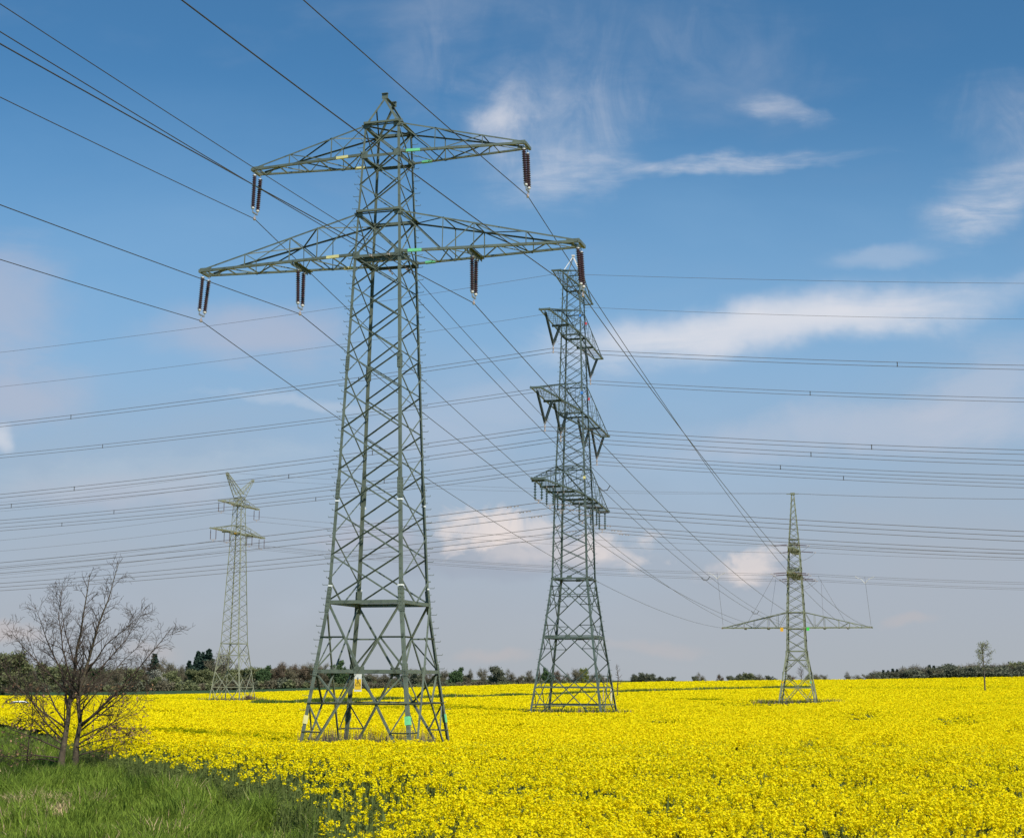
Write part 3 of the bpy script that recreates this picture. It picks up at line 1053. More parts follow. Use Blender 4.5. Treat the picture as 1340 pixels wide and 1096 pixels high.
def vstring(topA, topB, C, label):
    root = empty('insulator_string', C)
    tag(root, label, 'insulator', 'V insulators on the four-armed pylon')
    apex = C + Vector((0, 0, .62))
    for p in (topA, topB):
        d = (apex - p); L = d.length; d /= L
        side = aQ * .0
        mb = MB(); mb.lathe(p + d * .25 - C, p + d * (L - .12) - C, rod_profile(L - .4, .115, .15, .15), 8)
        r = mb.build('insulator_rod', M['green_glass'], root)
        cb = MB(); cb.tube([p - C, p + d * .3 - C], .035, 6); cb.build('hanger_link', M['steel_mid'], r)
        cb = MB(); cb.tube([apex - d * .2 - C, apex - d * .35 + Vector((0, 0, .05)) + aQ * .4 - C, apex - d * .6 + aQ * .5 - C], .02, 5); cb.build('arcing_horn', M['galv'], r)
    mb = MB()
    mb.bar(apex + Vector((0, 0, .12)) - C, apex - Vector((0, 0, .1)) - C, .3, .1)
    mb.bar(apex - C, Vector((0, 0, -.3)), .09, .09); mb.box((0, 0, .2), (.16, .18, .12)); mb.box((0, 0, -.22), (.16, .18, .12))
    mb.build('wire_clamp', M['fitting'], root)


def mq(v, z):
    return W(MID, MID_AN, 0, v, z)


VS = [('2L', -11.75, -5.6, 36.0, 'near side of the second crossarm'), ('2R', 11.4, 5.3, 36.0, 'far side of the second crossarm'),
      ('3a', -14.9, -8.9, 27.5, 'near end of the third crossarm'), ('3b', -8.3, -2.6, 27.5, 'near inner part of the third crossarm'),
      ('3c', 1.9, 7.6, 27.5, 'far inner part of the third crossarm'), ('3d', 8.2, 14.5, 27.5, 'far end of the third crossarm')]
for nm, v0, v1, z, w in VS:
    vstring(mq(v0, z), mq(v1, z), l2pos[nm], 'dark V-shaped insulator pair under the ' + w)
for nm, w in (('4a', 'near tip'), ('4b', 'near middle'), ('4c', 'near inner end'), ('4d', 'far inner end'), ('4e', 'far middle'), ('4f', 'far tip')):
    C = l2pos[nm]
    top = Vector((C.x, C.y, 18.72))
    rod_string(top, C, 'ribbed grey-green twin insulator at the ' + w + ' of the lowest crossarm', 'ribbed insulators on the four-armed pylon', 'green_porcelain', .15, .66, aQ)

# ---- line 3, from the pale pylon to the terminal pylon and on
aL, bL = axes(LEFT_AN)
def lq(v, z):
    return W(LEFT, LEFT_AN, 0, v, z)


def rq(u, v, z):
    return W(RIGHT, RIGHT_AN, u, v, z)


L3 = [('uN', -6.13, 25.79, -5.95, 18.95, 'near end of the upper arm'), ('uF', 6.29, 25.71, 5.95, 18.95, 'far end of the upper arm'),
      ('lN', -8.44, 21.14, -8.2, 14.85, 'near end of the lower arm'), ('lNi', -3.9, 21.18, -4.4, 14.85, 'near inner lower arm'),
      ('lFi', 3.98, 21.24, 4.4, 14.85, 'far inner lower arm'), ('lF', 8.48, 21.17, 8.2, 14.85, 'far end of the lower arm')]
l3left = {}; l3right = {}
for nm, vL, zL, vR, zR, w in L3:
    C = lq(vL, zL)
    arm_z = (zup if nm[0] == 'u' else zlo) - .05
    vt = vL
    rod_string(Vector((C.x, C.y, arm_z)), C, 'slim maroon twin insulator at the ' + w + ' of the pale pylon', 'insulators on the pale pylon', 'maroon', .085, .95, aL)
    Er = rq(0, vR, zR + .05)
    hL = (C - Er); hL.z = 0; hL.normalize()
    tl = Er + hL * 2.6 + Vector((0, 0, -.15)); tr = Er + aR * 2.6 + Vector((0, 0, -.2))
    big = nm in ('uN', 'lN', 'lF', 'lFi', 'lNi', 'uF')
    rod_string(Er + hL * .3, tl, 'brown tension insulator left of the olive pylon, ' + w, 'tension insulators on the olive pylon', 'maroon', .10)
    rod_string(Er + aR * .3, tr, 'brown tension insulator right of the olive pylon, ' + w, 'tension insulators on the olive pylon', 'maroon', .10)
    out = para(C, -aL, 85, -.11, .0006, 18)
    sp_ = span(C, tl, .00042, 26)
    l3left[nm] = sp_
    wire(list(reversed(out))[:-1] + sp_, .017, 'thin grey wire over the pale pylon, ' + w, 'thin wires of the pale pylon', 'wire_grey')
    rt = para(tr, aR, 75, -.072, .0006, 18)
    l3right[nm] = rt
    wire(rt, .017, 'thin grey wire leaving the olive pylon rightward, ' + w, 'thin wires of the olive pylon', 'wire_grey')
    # jumper loop under the arm
    p, q = tl, tr
    pts = [p.lerp(q, t / 12) - Vector((0, 0, 1.25 * (1 - (2 * t / 12 - 1) ** 2))) for t in range(13)]
    wire(pts, .016, 'drooping jumper wire at the olive pylon, ' + w, 'jumper wires of the olive pylon', 'wire_grey')
for nm, v, z, vr in (('near', -4.36 * ks, 30.67 * ks + .2, -.2), ('far', 4.36 * ks, 30.67 * ks + .2, .2)):
    C = lq(v, z); E = rq(0, vr, 27.0)
    out = para(C, -aL, 85, -.11, .0006, 18)
    wire(list(reversed(out))[:-1] + span(C, E, .00036, 26) + para(E, aR, 80, -.072, .0006, 16)[1:], .014, 'hair-thin earth wire from the ' + nm + ' horn to the needle peak', 'earth wires of the pale pylon', 'wire_grey')


def nearest_on(pts, x, y):
    return min(pts, key=lambda p: (p.x - x) ** 2 + (p.y - y) ** 2)


DR = [('left tip', -10.55, l3left['lN'], -10.2), ('left inner', -3.85, l3left['lFi'], -3.2), ('left slanting', -7.2, l3left['lNi'], -2.6),
      ('right tip', 10.5, l3right['lN'], 10.2), ('right inner', 3.9, l3right['lFi'], 3.4), ('right slanting', 7.2, l3right['lNi'], 3.6)]
for w, u, pts, u2 in DR:
    tgt = RIGHT + aR * u2
    # the wire's point nearest in its own line direction
    p = min(pts, key=lambda q: abs((q - RIGHT).dot(aR) - u2))
    i = pts.index(p); j = i + 1 if i + 1 < len(pts) else i - 1
    ua, ub = (pts[i] - RIGHT).dot(aR), (pts[j] - RIGHT).dot(aR)
    if abs(ub - ua) > 1e-6:
        p = pts[i].lerp(pts[j], (u2 - ua) / (ub - ua))
    e = RIGHT + aR * u + Vector((0, 0, 7.9))
    o = wire([p, p.lerp(e, .5) + Vector((0, 0, -.1)), e], .016, 'thin dropper wire falling to the ' + w + ' of the low crossarm', 'dropper wires of the olive pylon', 'wire_grey')
    if 'tip' in w:
        mb = MB()
        for s in (-1, 1):
            mb.tube([Vector((0, 0, -.9)), Vector(aR * (s * .5)) + Vector((0, 0, -.35)), Vector(aR * (s * 1.3)) + Vector((0, 0, .0))], .03, 5)
        mb.build('connector', M['cap'], o)

# ------------------------------------------------------------------ ground
def grid_mesh(name, ys, ss, zf, m, kind, label=None):
    """sheet over rows ys; ss are x/(y+40) columns"""
    Y, S = np.meshgrid(ys, ss, indexing='ij')
    X = S * (np.abs(Y) + 40)
    Z = zf(X, Y)
    V = np.stack([X, Y, Z], -1).reshape(-1, 3)
    ny, nx = Y.shape
    F = [(i * nx + j, i * nx + j + 1, (i + 1) * nx + j + 1, (i + 1) * nx + j) for i in range(ny - 1) for j in range(nx - 1)]
    me = bpy.data.meshes.new(name); me.from_pydata(V.tolist(), [], F); me.materials.append(m)
    me.polygons.foreach_set('use_smooth', [True] * len(F)); me.update()
    o = bpy.data.objects.new(name, me); col.objects.link(o)
    o['kind'] = kind
    if label:
        o['label'] = label
    return o


def ground_material():
    m = bpy.data.materials.new('soil_and_turf'); m.use_nodes = True
    nt = m.node_tree; N = nt.nodes; L = nt.links; bs = N['Principled BSDF']; bs.inputs['Roughness'].default_value = .95
    bs.inputs['Specular IOR Level'].default_value = .1
    g = N.new('ShaderNodeNewGeometry')
    n1 = N.new('ShaderNodeTexNoise'); n1.inputs['Scale'].default_value = .9; n1.inputs['Detail'].default_value = 8
    n2 = N.new('ShaderNodeTexNoise'); n2.inputs['Scale'].default_value = .012; n2.inputs['Detail'].default_value = 3
    L.new(g.outputs['Position'], n1.inputs['Vector']); L.new(g.outputs['Position'], n2.inputs['Vector'])
    r1 = N.new('ShaderNodeValToRGB'); e = r1.color_ramp.elements
    e[0].position = .32; e[0].color = (.030, .045, .012, 1); e[1].position = .7; e[1].color = (.075, .105, .028, 1)
    q = r1.color_ramp.elements.new(.5); q.color = (.055, .070, .022, 1)
    L.new(n1.outputs['Fac'], r1.inputs[0])
    r2 = N.new('ShaderNodeValToRGB'); e = r2.color_ramp.elements
    e[0].position = .42; e[0].color = (.9, 1.0, .9, 1); e[1].position = .62; e[1].color = (1.5, 1.15, .9, 1)
    L.new(n2.outputs['Fac'], r2.inputs[0])
    mx = N.new('ShaderNodeMix'); mx.data_type = 'RGBA'; mx.blend_type = 'MULTIPLY'; mx.inputs[0].default_value = 1
    L.new(r1.outputs[0], mx.inputs[6]); L.new(r2.outputs[0], mx.inputs[7]); L.new(mx.outputs[2], bs.inputs['Base Color'])
    return m


ys = np.concatenate([np.linspace(-60, 0, 7), np.linspace(4, 120, 59), np.linspace(124, 460, 85), np.geomspace(475, 14000, 40)])
ground = grid_mesh('ground', ys, np.linspace(-1.1, 1.1, 90), lambda x, y: gz(x, y), ground_material(), 'structure')

BY = [-10, 9, 16.7, 22, 28.4, 34, 44, 48.7, 60, 73, 92, 115, 160, 440]
BX = [-1.2, -1.5, -2.0, -2.65, -3.3, -5.0, -9.2, -11.1, -15.8, -21.0, -28.0, -38.0, -60, -220]
FIELD_END = 440.0


def edge_d(x, y):
    """distance inside the field, measured from its grassy left edge"""
    return (x - np.interp(y, BY, BX)) * .85 + (fbm(x * .9, y * .9, 33) - .5) * 1.3


# thin, elongated bare patches: bearing, distance, half width (bearing), half length
PATCHES = [(.199, 66, .0125, 15), (.241, 66, .0130, 14), (.180, 50, .0120, 8), (.150, 55, .006, 7), (.215, 52, .006, 6), (.275, 40, .008, 6), (-.015, 62, .012, 9), (-.10, 74, .016, 10),
           (.295, 130, .016, 22), (.10, 120, .012, 16), (.23, 150, .012, 20), (.05, 175, .02, 14), (.16, 205, .03, 12), (.0, 100, .012, 9), (.33, 95, .01, 9)]
CLEAR = [(MAIN.x, MAIN.y, 2.75, 2.5), (MID.x, MID.y, 3.4, 3.2), (LEFT.x, LEFT.y, 3.6, 3.4), (RIGHT.x, RIGHT.y, 4.2, 3.4)]
CAR = Vector((-64.3, 200.0, 0)); CLEAR.append((CAR.x, CAR.y, 3.2, 2.2))


def patch_f(x, y):
    f = np.zeros_like(x)
    for px, py, rx, ry in PATCHES:
        d = ((x / y - px) / rx) ** 2 + ((y - py) / ry) ** 2
        f = np.maximum(f, np.clip(1.5 - d, 0, 1) * np.clip(-.35 + 2.4 * fbm(x * 1.3, y * .5, 3), 0, 1))
    streak = np.clip((fbm(x * .030, y * .085, 71, 2) - .60) * 6, 0, 1) * np.clip((y - 75) / 40, 0, 1) * .55
    return np.maximum(f, streak)


def clear_f(x, y):
    f = np.zeros_like(x)
    for px, py, rx, ry in CLEAR:
        f = np.maximum(f, ((((x - px) / rx) ** 2 + ((y - py) / ry) ** 2) < 1).astype(float))
    return f


def canopy(x, y):
    amp = np.clip(1.15 - y / 260.0, .35, 1)
    h = 1.20 + (fbm(x * .22, y * .22, 41) - .5) * .26 * amp + (fbm(x * 1.5, y * 1.5, 57, 2) - .5) * .34 * amp + (vnoise(x * .03, y * .06, 9) - .5) * .2
    return h


def sample(y0, y1, dens, ax=.42, mx=1.5):
    n = int(dens * (ax * (y1 ** 2 - y0 ** 2) + 2 * mx * (y1 - y0)))
    y = np.sqrt(rng.random(n) * (y1 ** 2 - y0 ** 2) + y0 ** 2)
    x = (rng.random(n) * 2 - 1) * (ax * y + mx)
    return x, y


Vp = []; Mi = []


def emit(V, k):
    Vp.append(V.astype(np.float32)); Mi.append(np.full(len(V), k, np.int32))


# (near, far, racemes per square metre, petals each, petal half size, head radius, head half height, leaves per raceme)
ZONES = [(8.5, 26, 110, 26, .5), (26, 60, 85, 18, .25), (60, 130, 42, 9, .25), (130, 260, 12, 7, .2), (260, 440, 4.0, 6, .15)]
DD = [8, 18, 28, 42, 60, 85, 130, 190, 260, 440]


def by_d(y, v):
    return np.interp(np.log(y), np.log(DD), v)
for (y0, y1, dens, K, lf) in ZONES:
    x, y = sample(y0, y1, dens)
    thin = rng.random(len(x)) < by_d(y, [110, 105, 85, 64, 42, 24, 12, 6.5, 4.0, 2.2]) / dens
    x, y = x[thin], y[thin]
    e = edge_d(x, y)
    near_thin = np.clip((y - 13) / 6, 0, 1)
    pr = np.where(e < 0, 0, np.where(e < 1.8, .18 + .5 * e / 1.8, 1.0))
    pr = pr * (1 - clear_f(x, y)) * (1 - .94 * patch_f(x, y))
    clump = fbm(x * .9, y * .9, 77, 2)
    if y0 < 60:
        pr = pr * np.clip(.24 + 1.45 * (clump - .18), .2, .95)
    keep = rng.random(len(x)) < pr
    x, y, e = x[keep], y[keep], e[keep]
    g = gz(x, y)
    h = canopy(x, y) * np.where(e < 1.8, .62 + .38 * np.clip(e, 0, 1.8) / 1.8, 1) * (1 - .30 * patch_f(x, y)) - np.abs(rng.normal(size=len(x))) * (.085 if y0 < 60 else .06)
    top = np.stack([x, y, g + h], 1)
    n = len(x)
    hs = by_d(y, [.0108, .0112, .0150, .0195, .0255, .034, .052, .070, .092, .13])[:, None]
    hr = by_d(y, [.046, .047, .050, .055, .064, .080, .112, .150, .20, .29])[:, None]
    hh = by_d(y, [.074, .074, .075, .078, .083, .090, .102, .112, .125, .14])[:, None]
    kp = by_d(y, [26, 26, 18, 12, 9, 9, 7, 7, 6, 5]) / K
    hsz = rng.uniform(.72, 1.25, n)
    C = np.repeat(top, K, 0)
    hz = np.repeat(hsz, K)[:, None]
    HS, HR, HH = np.repeat(hs, K, 0), np.repeat(hr, K, 0), np.repeat(hh, K, 0)
    off = rand_dirs(n * K, .25) * (rng.random((n * K, 1)) ** .4)
    off[:, 2:] *= HH / HR
    C = C + off * HR * hz
    nr = rand_dirs(n * K, .9) * .7 + rand_dirs(n * K) * .3 + off * .6
    nr /= np.linalg.norm(nr, axis=1, keepdims=True) + 1e-9
    U, W_ = frames(nr)
    sz = HS * rng.uniform(.75, 1.3, (n * K, 1))
    q_ = rng.random(n * K) < np.repeat(kp, K)
    emit(quads(C[q_], U[q_] * sz[q_], W_[q_] * sz[q_] * .9), 0)
    # buds on top and stems below
    if y0 < 60:
        sel = rng.random(n) < .3
        u, w = frames(rand_dirs(int(sel.sum()), .3))
        emit(quads((top + np.concatenate([hh * 0, hh * 0, hh * .9], 1))[sel], u * hs[sel] * .7, w * hs[sel] * .7), 2)
        yaw = rng.random(n) * math.pi
        side = np.stack([np.cos(yaw), np.sin(yaw), np.zeros(n)], 1) * (.0045 if y0 < 20 else .008)
        ln = np.minimum(h - .1, rng.uniform(.35, .8, n) + np.where(e < 2.2, .5, 0))
        lean = rng.normal(size=(n, 3)) * .07; lean[:, 2] = 0
        a = top - np.concatenate([hh * 0, hh * 0, hh * .8], 1); b = top - np.stack([np.zeros(n), np.zeros(n), ln], 1) + lean
        emit(np.stack([a - side, a + side, b + side * 1.6, b - side * 1.6], 1), 1)
    nl = int(n * lf)
    if nl:
        ix = rng.integers(0, n, nl)
        p = top[ix].copy(); hl = h[ix]
        p[:, 2] -= np.where(e[ix] < 2.4, rng.uniform(.2, .95, nl) * hl, rng.uniform(.18, .5, nl) * hl)
        p[:, :2] += rng.normal(size=(nl, 2)) * (.06 if y0 < 60 else .15)
        u, w = frames(rand_dirs(nl, .8))
        s = (.018 if y0 < 20 else .026 if y0 < 60 else hs[ix] * 1.0)
        s = s * rng.uniform(.6, 1.5, (nl, 1))
        emit(quads(p, u * s * 1.7, w * s * .62), 1)
# bare green plants in the thin patches, at the margin and under the flowers
x, y = sample(8.5, 90, 26)
e = edge_d(x, y); pf = patch_f(x, y)
pr = np.where(e < -.25, 0, np.where(e < 2.2, .9, .12)) + pf
keep = (rng.random(len(x)) < pr) & (clear_f(x, y) < .5)
x, y, e, pf = x[keep], y[keep], e[keep], pf[keep]
n = len(x); g = gz(x, y)
h = np.where(e < 2.2, rng.uniform(.45, 1.0, n), canopy(x, y) * rng.uniform(.62, .86, n))
for q in range(3):
    yaw = rng.random(n) * math.pi
    sd = np.stack([np.cos(yaw), np.sin(yaw), np.zeros(n)], 1) * .007
    b = np.stack([x, y, g], 1) + rng.normal(size=(n, 3)) * np.array([.07, .07, 0]); a = b + np.stack([rng.normal(size=n) * .07, rng.normal(size=n) * .07, h * rng.uniform(.7, 1, n)], 1)
    emit(np.stack([a - sd * .6, a + sd * .6, b + sd, b - sd], 1), 1)
    for t in (.35, .6, .8):
        p = b + (a - b) * (t + rng.uniform(-.15, .15, (n, 1))) + rng.normal(size=(n, 3)) * .04
        u, w = frames(rand_dirs(n, .7)); s = rng.uniform(.010, .034, (n, 1))
        emit(quads(p, u * s * 1.8, w * s * .5), 1)
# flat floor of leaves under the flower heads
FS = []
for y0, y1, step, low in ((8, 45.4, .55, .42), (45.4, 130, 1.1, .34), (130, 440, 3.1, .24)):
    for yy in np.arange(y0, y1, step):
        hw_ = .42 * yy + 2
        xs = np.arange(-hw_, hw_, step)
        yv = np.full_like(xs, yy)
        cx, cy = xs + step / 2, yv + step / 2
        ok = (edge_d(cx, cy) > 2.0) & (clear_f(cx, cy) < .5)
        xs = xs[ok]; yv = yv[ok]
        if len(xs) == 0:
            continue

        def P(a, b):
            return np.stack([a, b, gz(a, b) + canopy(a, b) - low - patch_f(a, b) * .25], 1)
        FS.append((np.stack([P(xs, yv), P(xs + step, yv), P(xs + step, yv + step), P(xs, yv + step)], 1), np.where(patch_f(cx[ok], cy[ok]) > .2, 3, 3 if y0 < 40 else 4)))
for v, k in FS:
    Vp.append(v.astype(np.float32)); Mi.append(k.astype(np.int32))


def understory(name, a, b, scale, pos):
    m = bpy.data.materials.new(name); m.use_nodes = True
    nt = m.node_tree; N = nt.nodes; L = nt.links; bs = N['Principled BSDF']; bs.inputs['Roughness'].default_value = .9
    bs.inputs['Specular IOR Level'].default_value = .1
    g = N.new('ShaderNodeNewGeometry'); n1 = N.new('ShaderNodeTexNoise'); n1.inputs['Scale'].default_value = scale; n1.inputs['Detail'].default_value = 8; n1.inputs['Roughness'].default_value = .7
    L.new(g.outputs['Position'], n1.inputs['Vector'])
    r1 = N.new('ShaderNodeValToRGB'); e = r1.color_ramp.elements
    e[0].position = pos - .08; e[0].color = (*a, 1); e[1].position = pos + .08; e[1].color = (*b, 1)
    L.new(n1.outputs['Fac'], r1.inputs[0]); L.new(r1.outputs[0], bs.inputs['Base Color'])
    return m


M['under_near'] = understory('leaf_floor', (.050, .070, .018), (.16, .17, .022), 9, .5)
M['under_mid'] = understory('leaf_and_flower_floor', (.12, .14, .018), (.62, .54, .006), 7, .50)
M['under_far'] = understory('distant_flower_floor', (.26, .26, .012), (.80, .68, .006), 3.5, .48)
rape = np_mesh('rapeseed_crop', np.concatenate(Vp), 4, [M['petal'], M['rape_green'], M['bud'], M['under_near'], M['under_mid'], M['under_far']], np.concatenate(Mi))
tag(rape, 'sea of bright yellow rapeseed flowers filling the whole field', None, None, 'stuff')
del Vp, FS

tb = on_ground(88, 1011)
# ------------------------------------------------------------------ grass verge
def blades(n, x, y, h, w, lean, mats, mi, name, label, base=0.0):
    g = gz(x, y) + base
    yaw = rng.random(n) * 2 * math.pi
    sd = np.stack([np.cos(yaw), np.sin(yaw), np.zeros(n)], 1) * w[:, None]
    ln = lean
    b = np.stack([x, y, g - .02], 1)
    m_ = b + np.stack([ln[:, 0] * .35, ln[:, 1] * .35, h * .6], 1)
    t = b + np.stack([ln[:, 0], ln[:, 1], h], 1)
    V = np.concatenate([np.stack([b - sd, b + sd, m_ + sd * .8, m_ - sd * .8], 1), np.stack([m_ - sd * .8, m_ + sd * .8, t + sd * .12, t - sd * .12], 1)])
    o = np_mesh(name, V, 4, mats, np.concatenate([mi, mi]))
    return tag(o, label, None, None, 'stuff')


n = 200000
y = 22 + 95 * rng.random(n) ** 1.7
xb = np.interp(y, BY, BX)
lo = -.40 * y - 1.0
x = lo + (xb + 1.0 - lo) * rng.random(n)
e = edge_d(x, y)
keep = (e < .7 * rng.random(n)) & (xb + 1 > lo)
x, y = x[keep], y[keep]; n = len(x)
tuft = fbm(x * 1.1, y * .6, 21, 3); tuft2 = fbm(x * .55, y * .3, 25, 3)
h = (.08 + .52 * np.clip((tuft - .34) * 2.6, .04, 1)) * rng.uniform(.55, 1.25, n)
w = rng.uniform(.0055, .0115, n) * (1 + (y - 25) / 55)
la = fbm(x * .5, y * .5, 29, 2) * 9
lean = np.stack([np.cos(la), np.sin(la)], 1) * (h * rng.uniform(.0, .4, n))[:, None] + rng.normal(size=(n, 2)) * (h * .32)[:, None]
dt = np.hypot(x - tb.x, (y - tb.y) * .5)
h = h * np.clip(.3 + dt / 5.0, .3, 1)
mi = np.where(rng.random(n) < np.clip((.52 - tuft2) * 7, .06, .95), 1, 0)
mi = np.where(rng.random(n) < .008 + .06 * (fbm(x * .7, y * .4, 91, 2) > .64), 2, mi)
for u, v, r in ((48, 1070, .65), (75, 1052, .4), (100, 1046, .3), (28, 1058, .35), (125, 1055, .25)):
    p = on_ground(u, v)
    inside = ((x - p.x) / r) ** 2 + ((y - p.y) / (r * 2.6)) ** 2 < 1
    mi = np.where(inside & (rng.random(n) < .8), 2, mi); h = np.where(inside, h * .7, h)
p = on_ground(140, 1040)
mi = np.where(((x - p.x) / 1.2) ** 2 + ((y - p.y) / 2.2) ** 2 < 1, 1, mi)
blades(n, x, y, h, w, lean, [M['grass'], M['grass_dark'], M['straw']], mi, 'grass', 'long tufted green grass of the verge below the bare tree')

# dry stalks inside the feet of the tall pylon
n = 4200
x = MAIN.x + rng.uniform(-2.9, 2.2, n); y = MAIN.y + rng.uniform(-2.2, 2.4, n)
dens = fbm(x * 1.1, y * 1.1, 61, 2)
keep = dens > .36; x, y = x[keep], y[keep]; n = len(x)
blades(n, x, y, rng.uniform(1.0, 2.0, n) * (1 - .25 * rng.random(n)), rng.uniform(.010, .020, n), rng.normal(size=(n, 2)) * .1, [M['weed'], M['rape_green']], (rng.random(n) < .3).astype(int), 'dry_weeds', 'dry brown weed stalks between the feet of the tall pylon')
# dark weeds round the feet of the distant pylons
xs, yy = [], []
for cx, cy, rx, ry in CLEAR[1:4]:
    k = 1300
    a = rng.random(k) * 6.283; r = np.sqrt(rng.random(k))
    xs.append(cx + np.cos(a) * r * (rx + 2.5)); yy.append(cy + np.sin(a) * r * ry)
x = np.concatenate(xs); y = np.concatenate(yy); n = len(x)
hh_ = canopy(x, y) * rng.uniform(.95, 1.45, n)
blades(n, x, y, hh_, rng.uniform(.03, .07, n), rng.normal(size=(n, 2)) * .2, [M['grass_dark'], M['weed']], (rng.random(n) < .4).astype(int), 'weeds', 'dark weeds round the feet of the distant pylons')
# the dark grass track that crosses the field
tr = [(330, 918), (400, 916), (470, 915), (560, 912.5), (640, 910), (700, 908), (760, 905.5), (860, 903), (1000, 899), (1060, 898)]
tp_ = [on_ground(u, v, 1.35) for u, v in tr]
xs, yy = [], []
for a, b in zip(tp_[:-1], tp_[1:]):
    k = 2600
    t = rng.random(k); off = rng.normal(size=k) * 1.6
    xs.append(a.x + (b.x - a.x) * t); yy.append(a.y + (b.y - a.y) * t + off)
x = np.concatenate(xs); y = np.concatenate(yy); n = len(x)
hh_ = canopy(x, y) + rng.uniform(.1, .62, n) * np.clip(fbm(x * .12, y * .12, 3) * 1.6, .65, 1.2)
tk = blades(n, x, y, hh_, rng.uniform(.05, .11, n), rng.normal(size=(n, 2)) * .15, [M['grass_dark'], M['grass'], M['straw']], rng.choice([0, 0, 0, 0, 1, 2], n, p=[.3, .25, .2, .1, .1, .05]), 'track_grass', 'dark line of tall grass along the track crossing the field')

# strip of young green corn beyond the yellow, then far plots
def strip(name, y0, y1, u0, u1, lift, color, label):
    m = mat(name + '_colour', color, .9, vary=.25, scale=.08, coords='Object', spec=.1)
    ysx = np.linspace(y0, y1, 8); V = []; F = []
    nx = 40
    for i, yv in enumerate(ysx):
        for j in range(nx):
            az = (u0 + (u1 - u0) * j / (nx - 1) - 670) / 1950.0
            V.append((az * yv, yv, gzf(az * yv, yv) + lift))
    for i in range(7):
        for j in range(nx - 1):
            F.append((i * nx + j, i * nx + j + 1, (i + 1) * nx + j + 1, (i + 1) * nx + j))
    me = bpy.data.meshes.new(name); me.from_pydata(V, [], F); me.materials.append(m); me.update()
    o = bpy.data.objects.new(name, me); col.objects.link(o); o['kind'] = 'structure'; o['label'] = label
    return o


strip('cornfield', 441.5, 520, -80, 470, .95, (.045, .082, .030), 'flat strip of dark green young corn beyond the yellow field')

# ------------------------------------------------------------------ bare tree on the verge
def tube_path(p, d, L, r0, r1, n, wob, up, rr):
    pts = [Vector(p)]; d = Vector(d).normalized(); rad = [r0]
    for k in range(n):
        d = (d + Vector((rr.gauss(0, wob), rr.gauss(0, wob), rr.gauss(0, wob) + up))).normalized()
        pts.append(pts[-1] + d * (L / n)); rad.append(r0 + (r1 - r0) * (k + 1) / n)
    return pts, rad


def along(pts, t):
    f = t * (len(pts) - 1); i = min(int(f), len(pts) - 2)
    return pts[i].lerp(pts[i + 1], f - i), (pts[i + 1] - pts[i]).normalized(), i


def branch_out(mb, pts, rad, level, spec, rr, tips):
    n, L, spread, up = spec[level]
    tot = sum((pts[i + 1] - pts[i]).length for i in range(len(pts) - 1))
    cnt = max(1, int(round(n * tot * rr.uniform(.8, 1.2))))
    for q in range(cnt):
        t = .18 + .82 * (q + rr.random()) / cnt
        t = min(t, .99)
        p, d, i = along(pts, t)
        r = max(rad[i] * .55, .007)
        o = d.orthogonal().normalized(); o.rotate(Matrix.Rotation(rr.random() * 6.283, 3, d))
        a = R_(spread) * rr.uniform(.65, 1.3)
        dd = d * math.cos(a) + o * math.sin(a)
        ln = L * rr.uniform(.5, 1.25) * (1.05 - .5 * t)
        cp, cr = tube_path(p, dd, ln, r * .85, max(r * .3, .0055), 4 if level < 2 else 3, .10, up, rr)
        mb.tube(cp, cr, 5 if level == 0 else 4 if level == 1 else 3, cap=False)
        if level + 1 < len(spec):
            branch_out(mb, cp, cr, level + 1, spec, rr, tips)
        else:
            tips.append(cp[-1]); tips.append(cp[1])


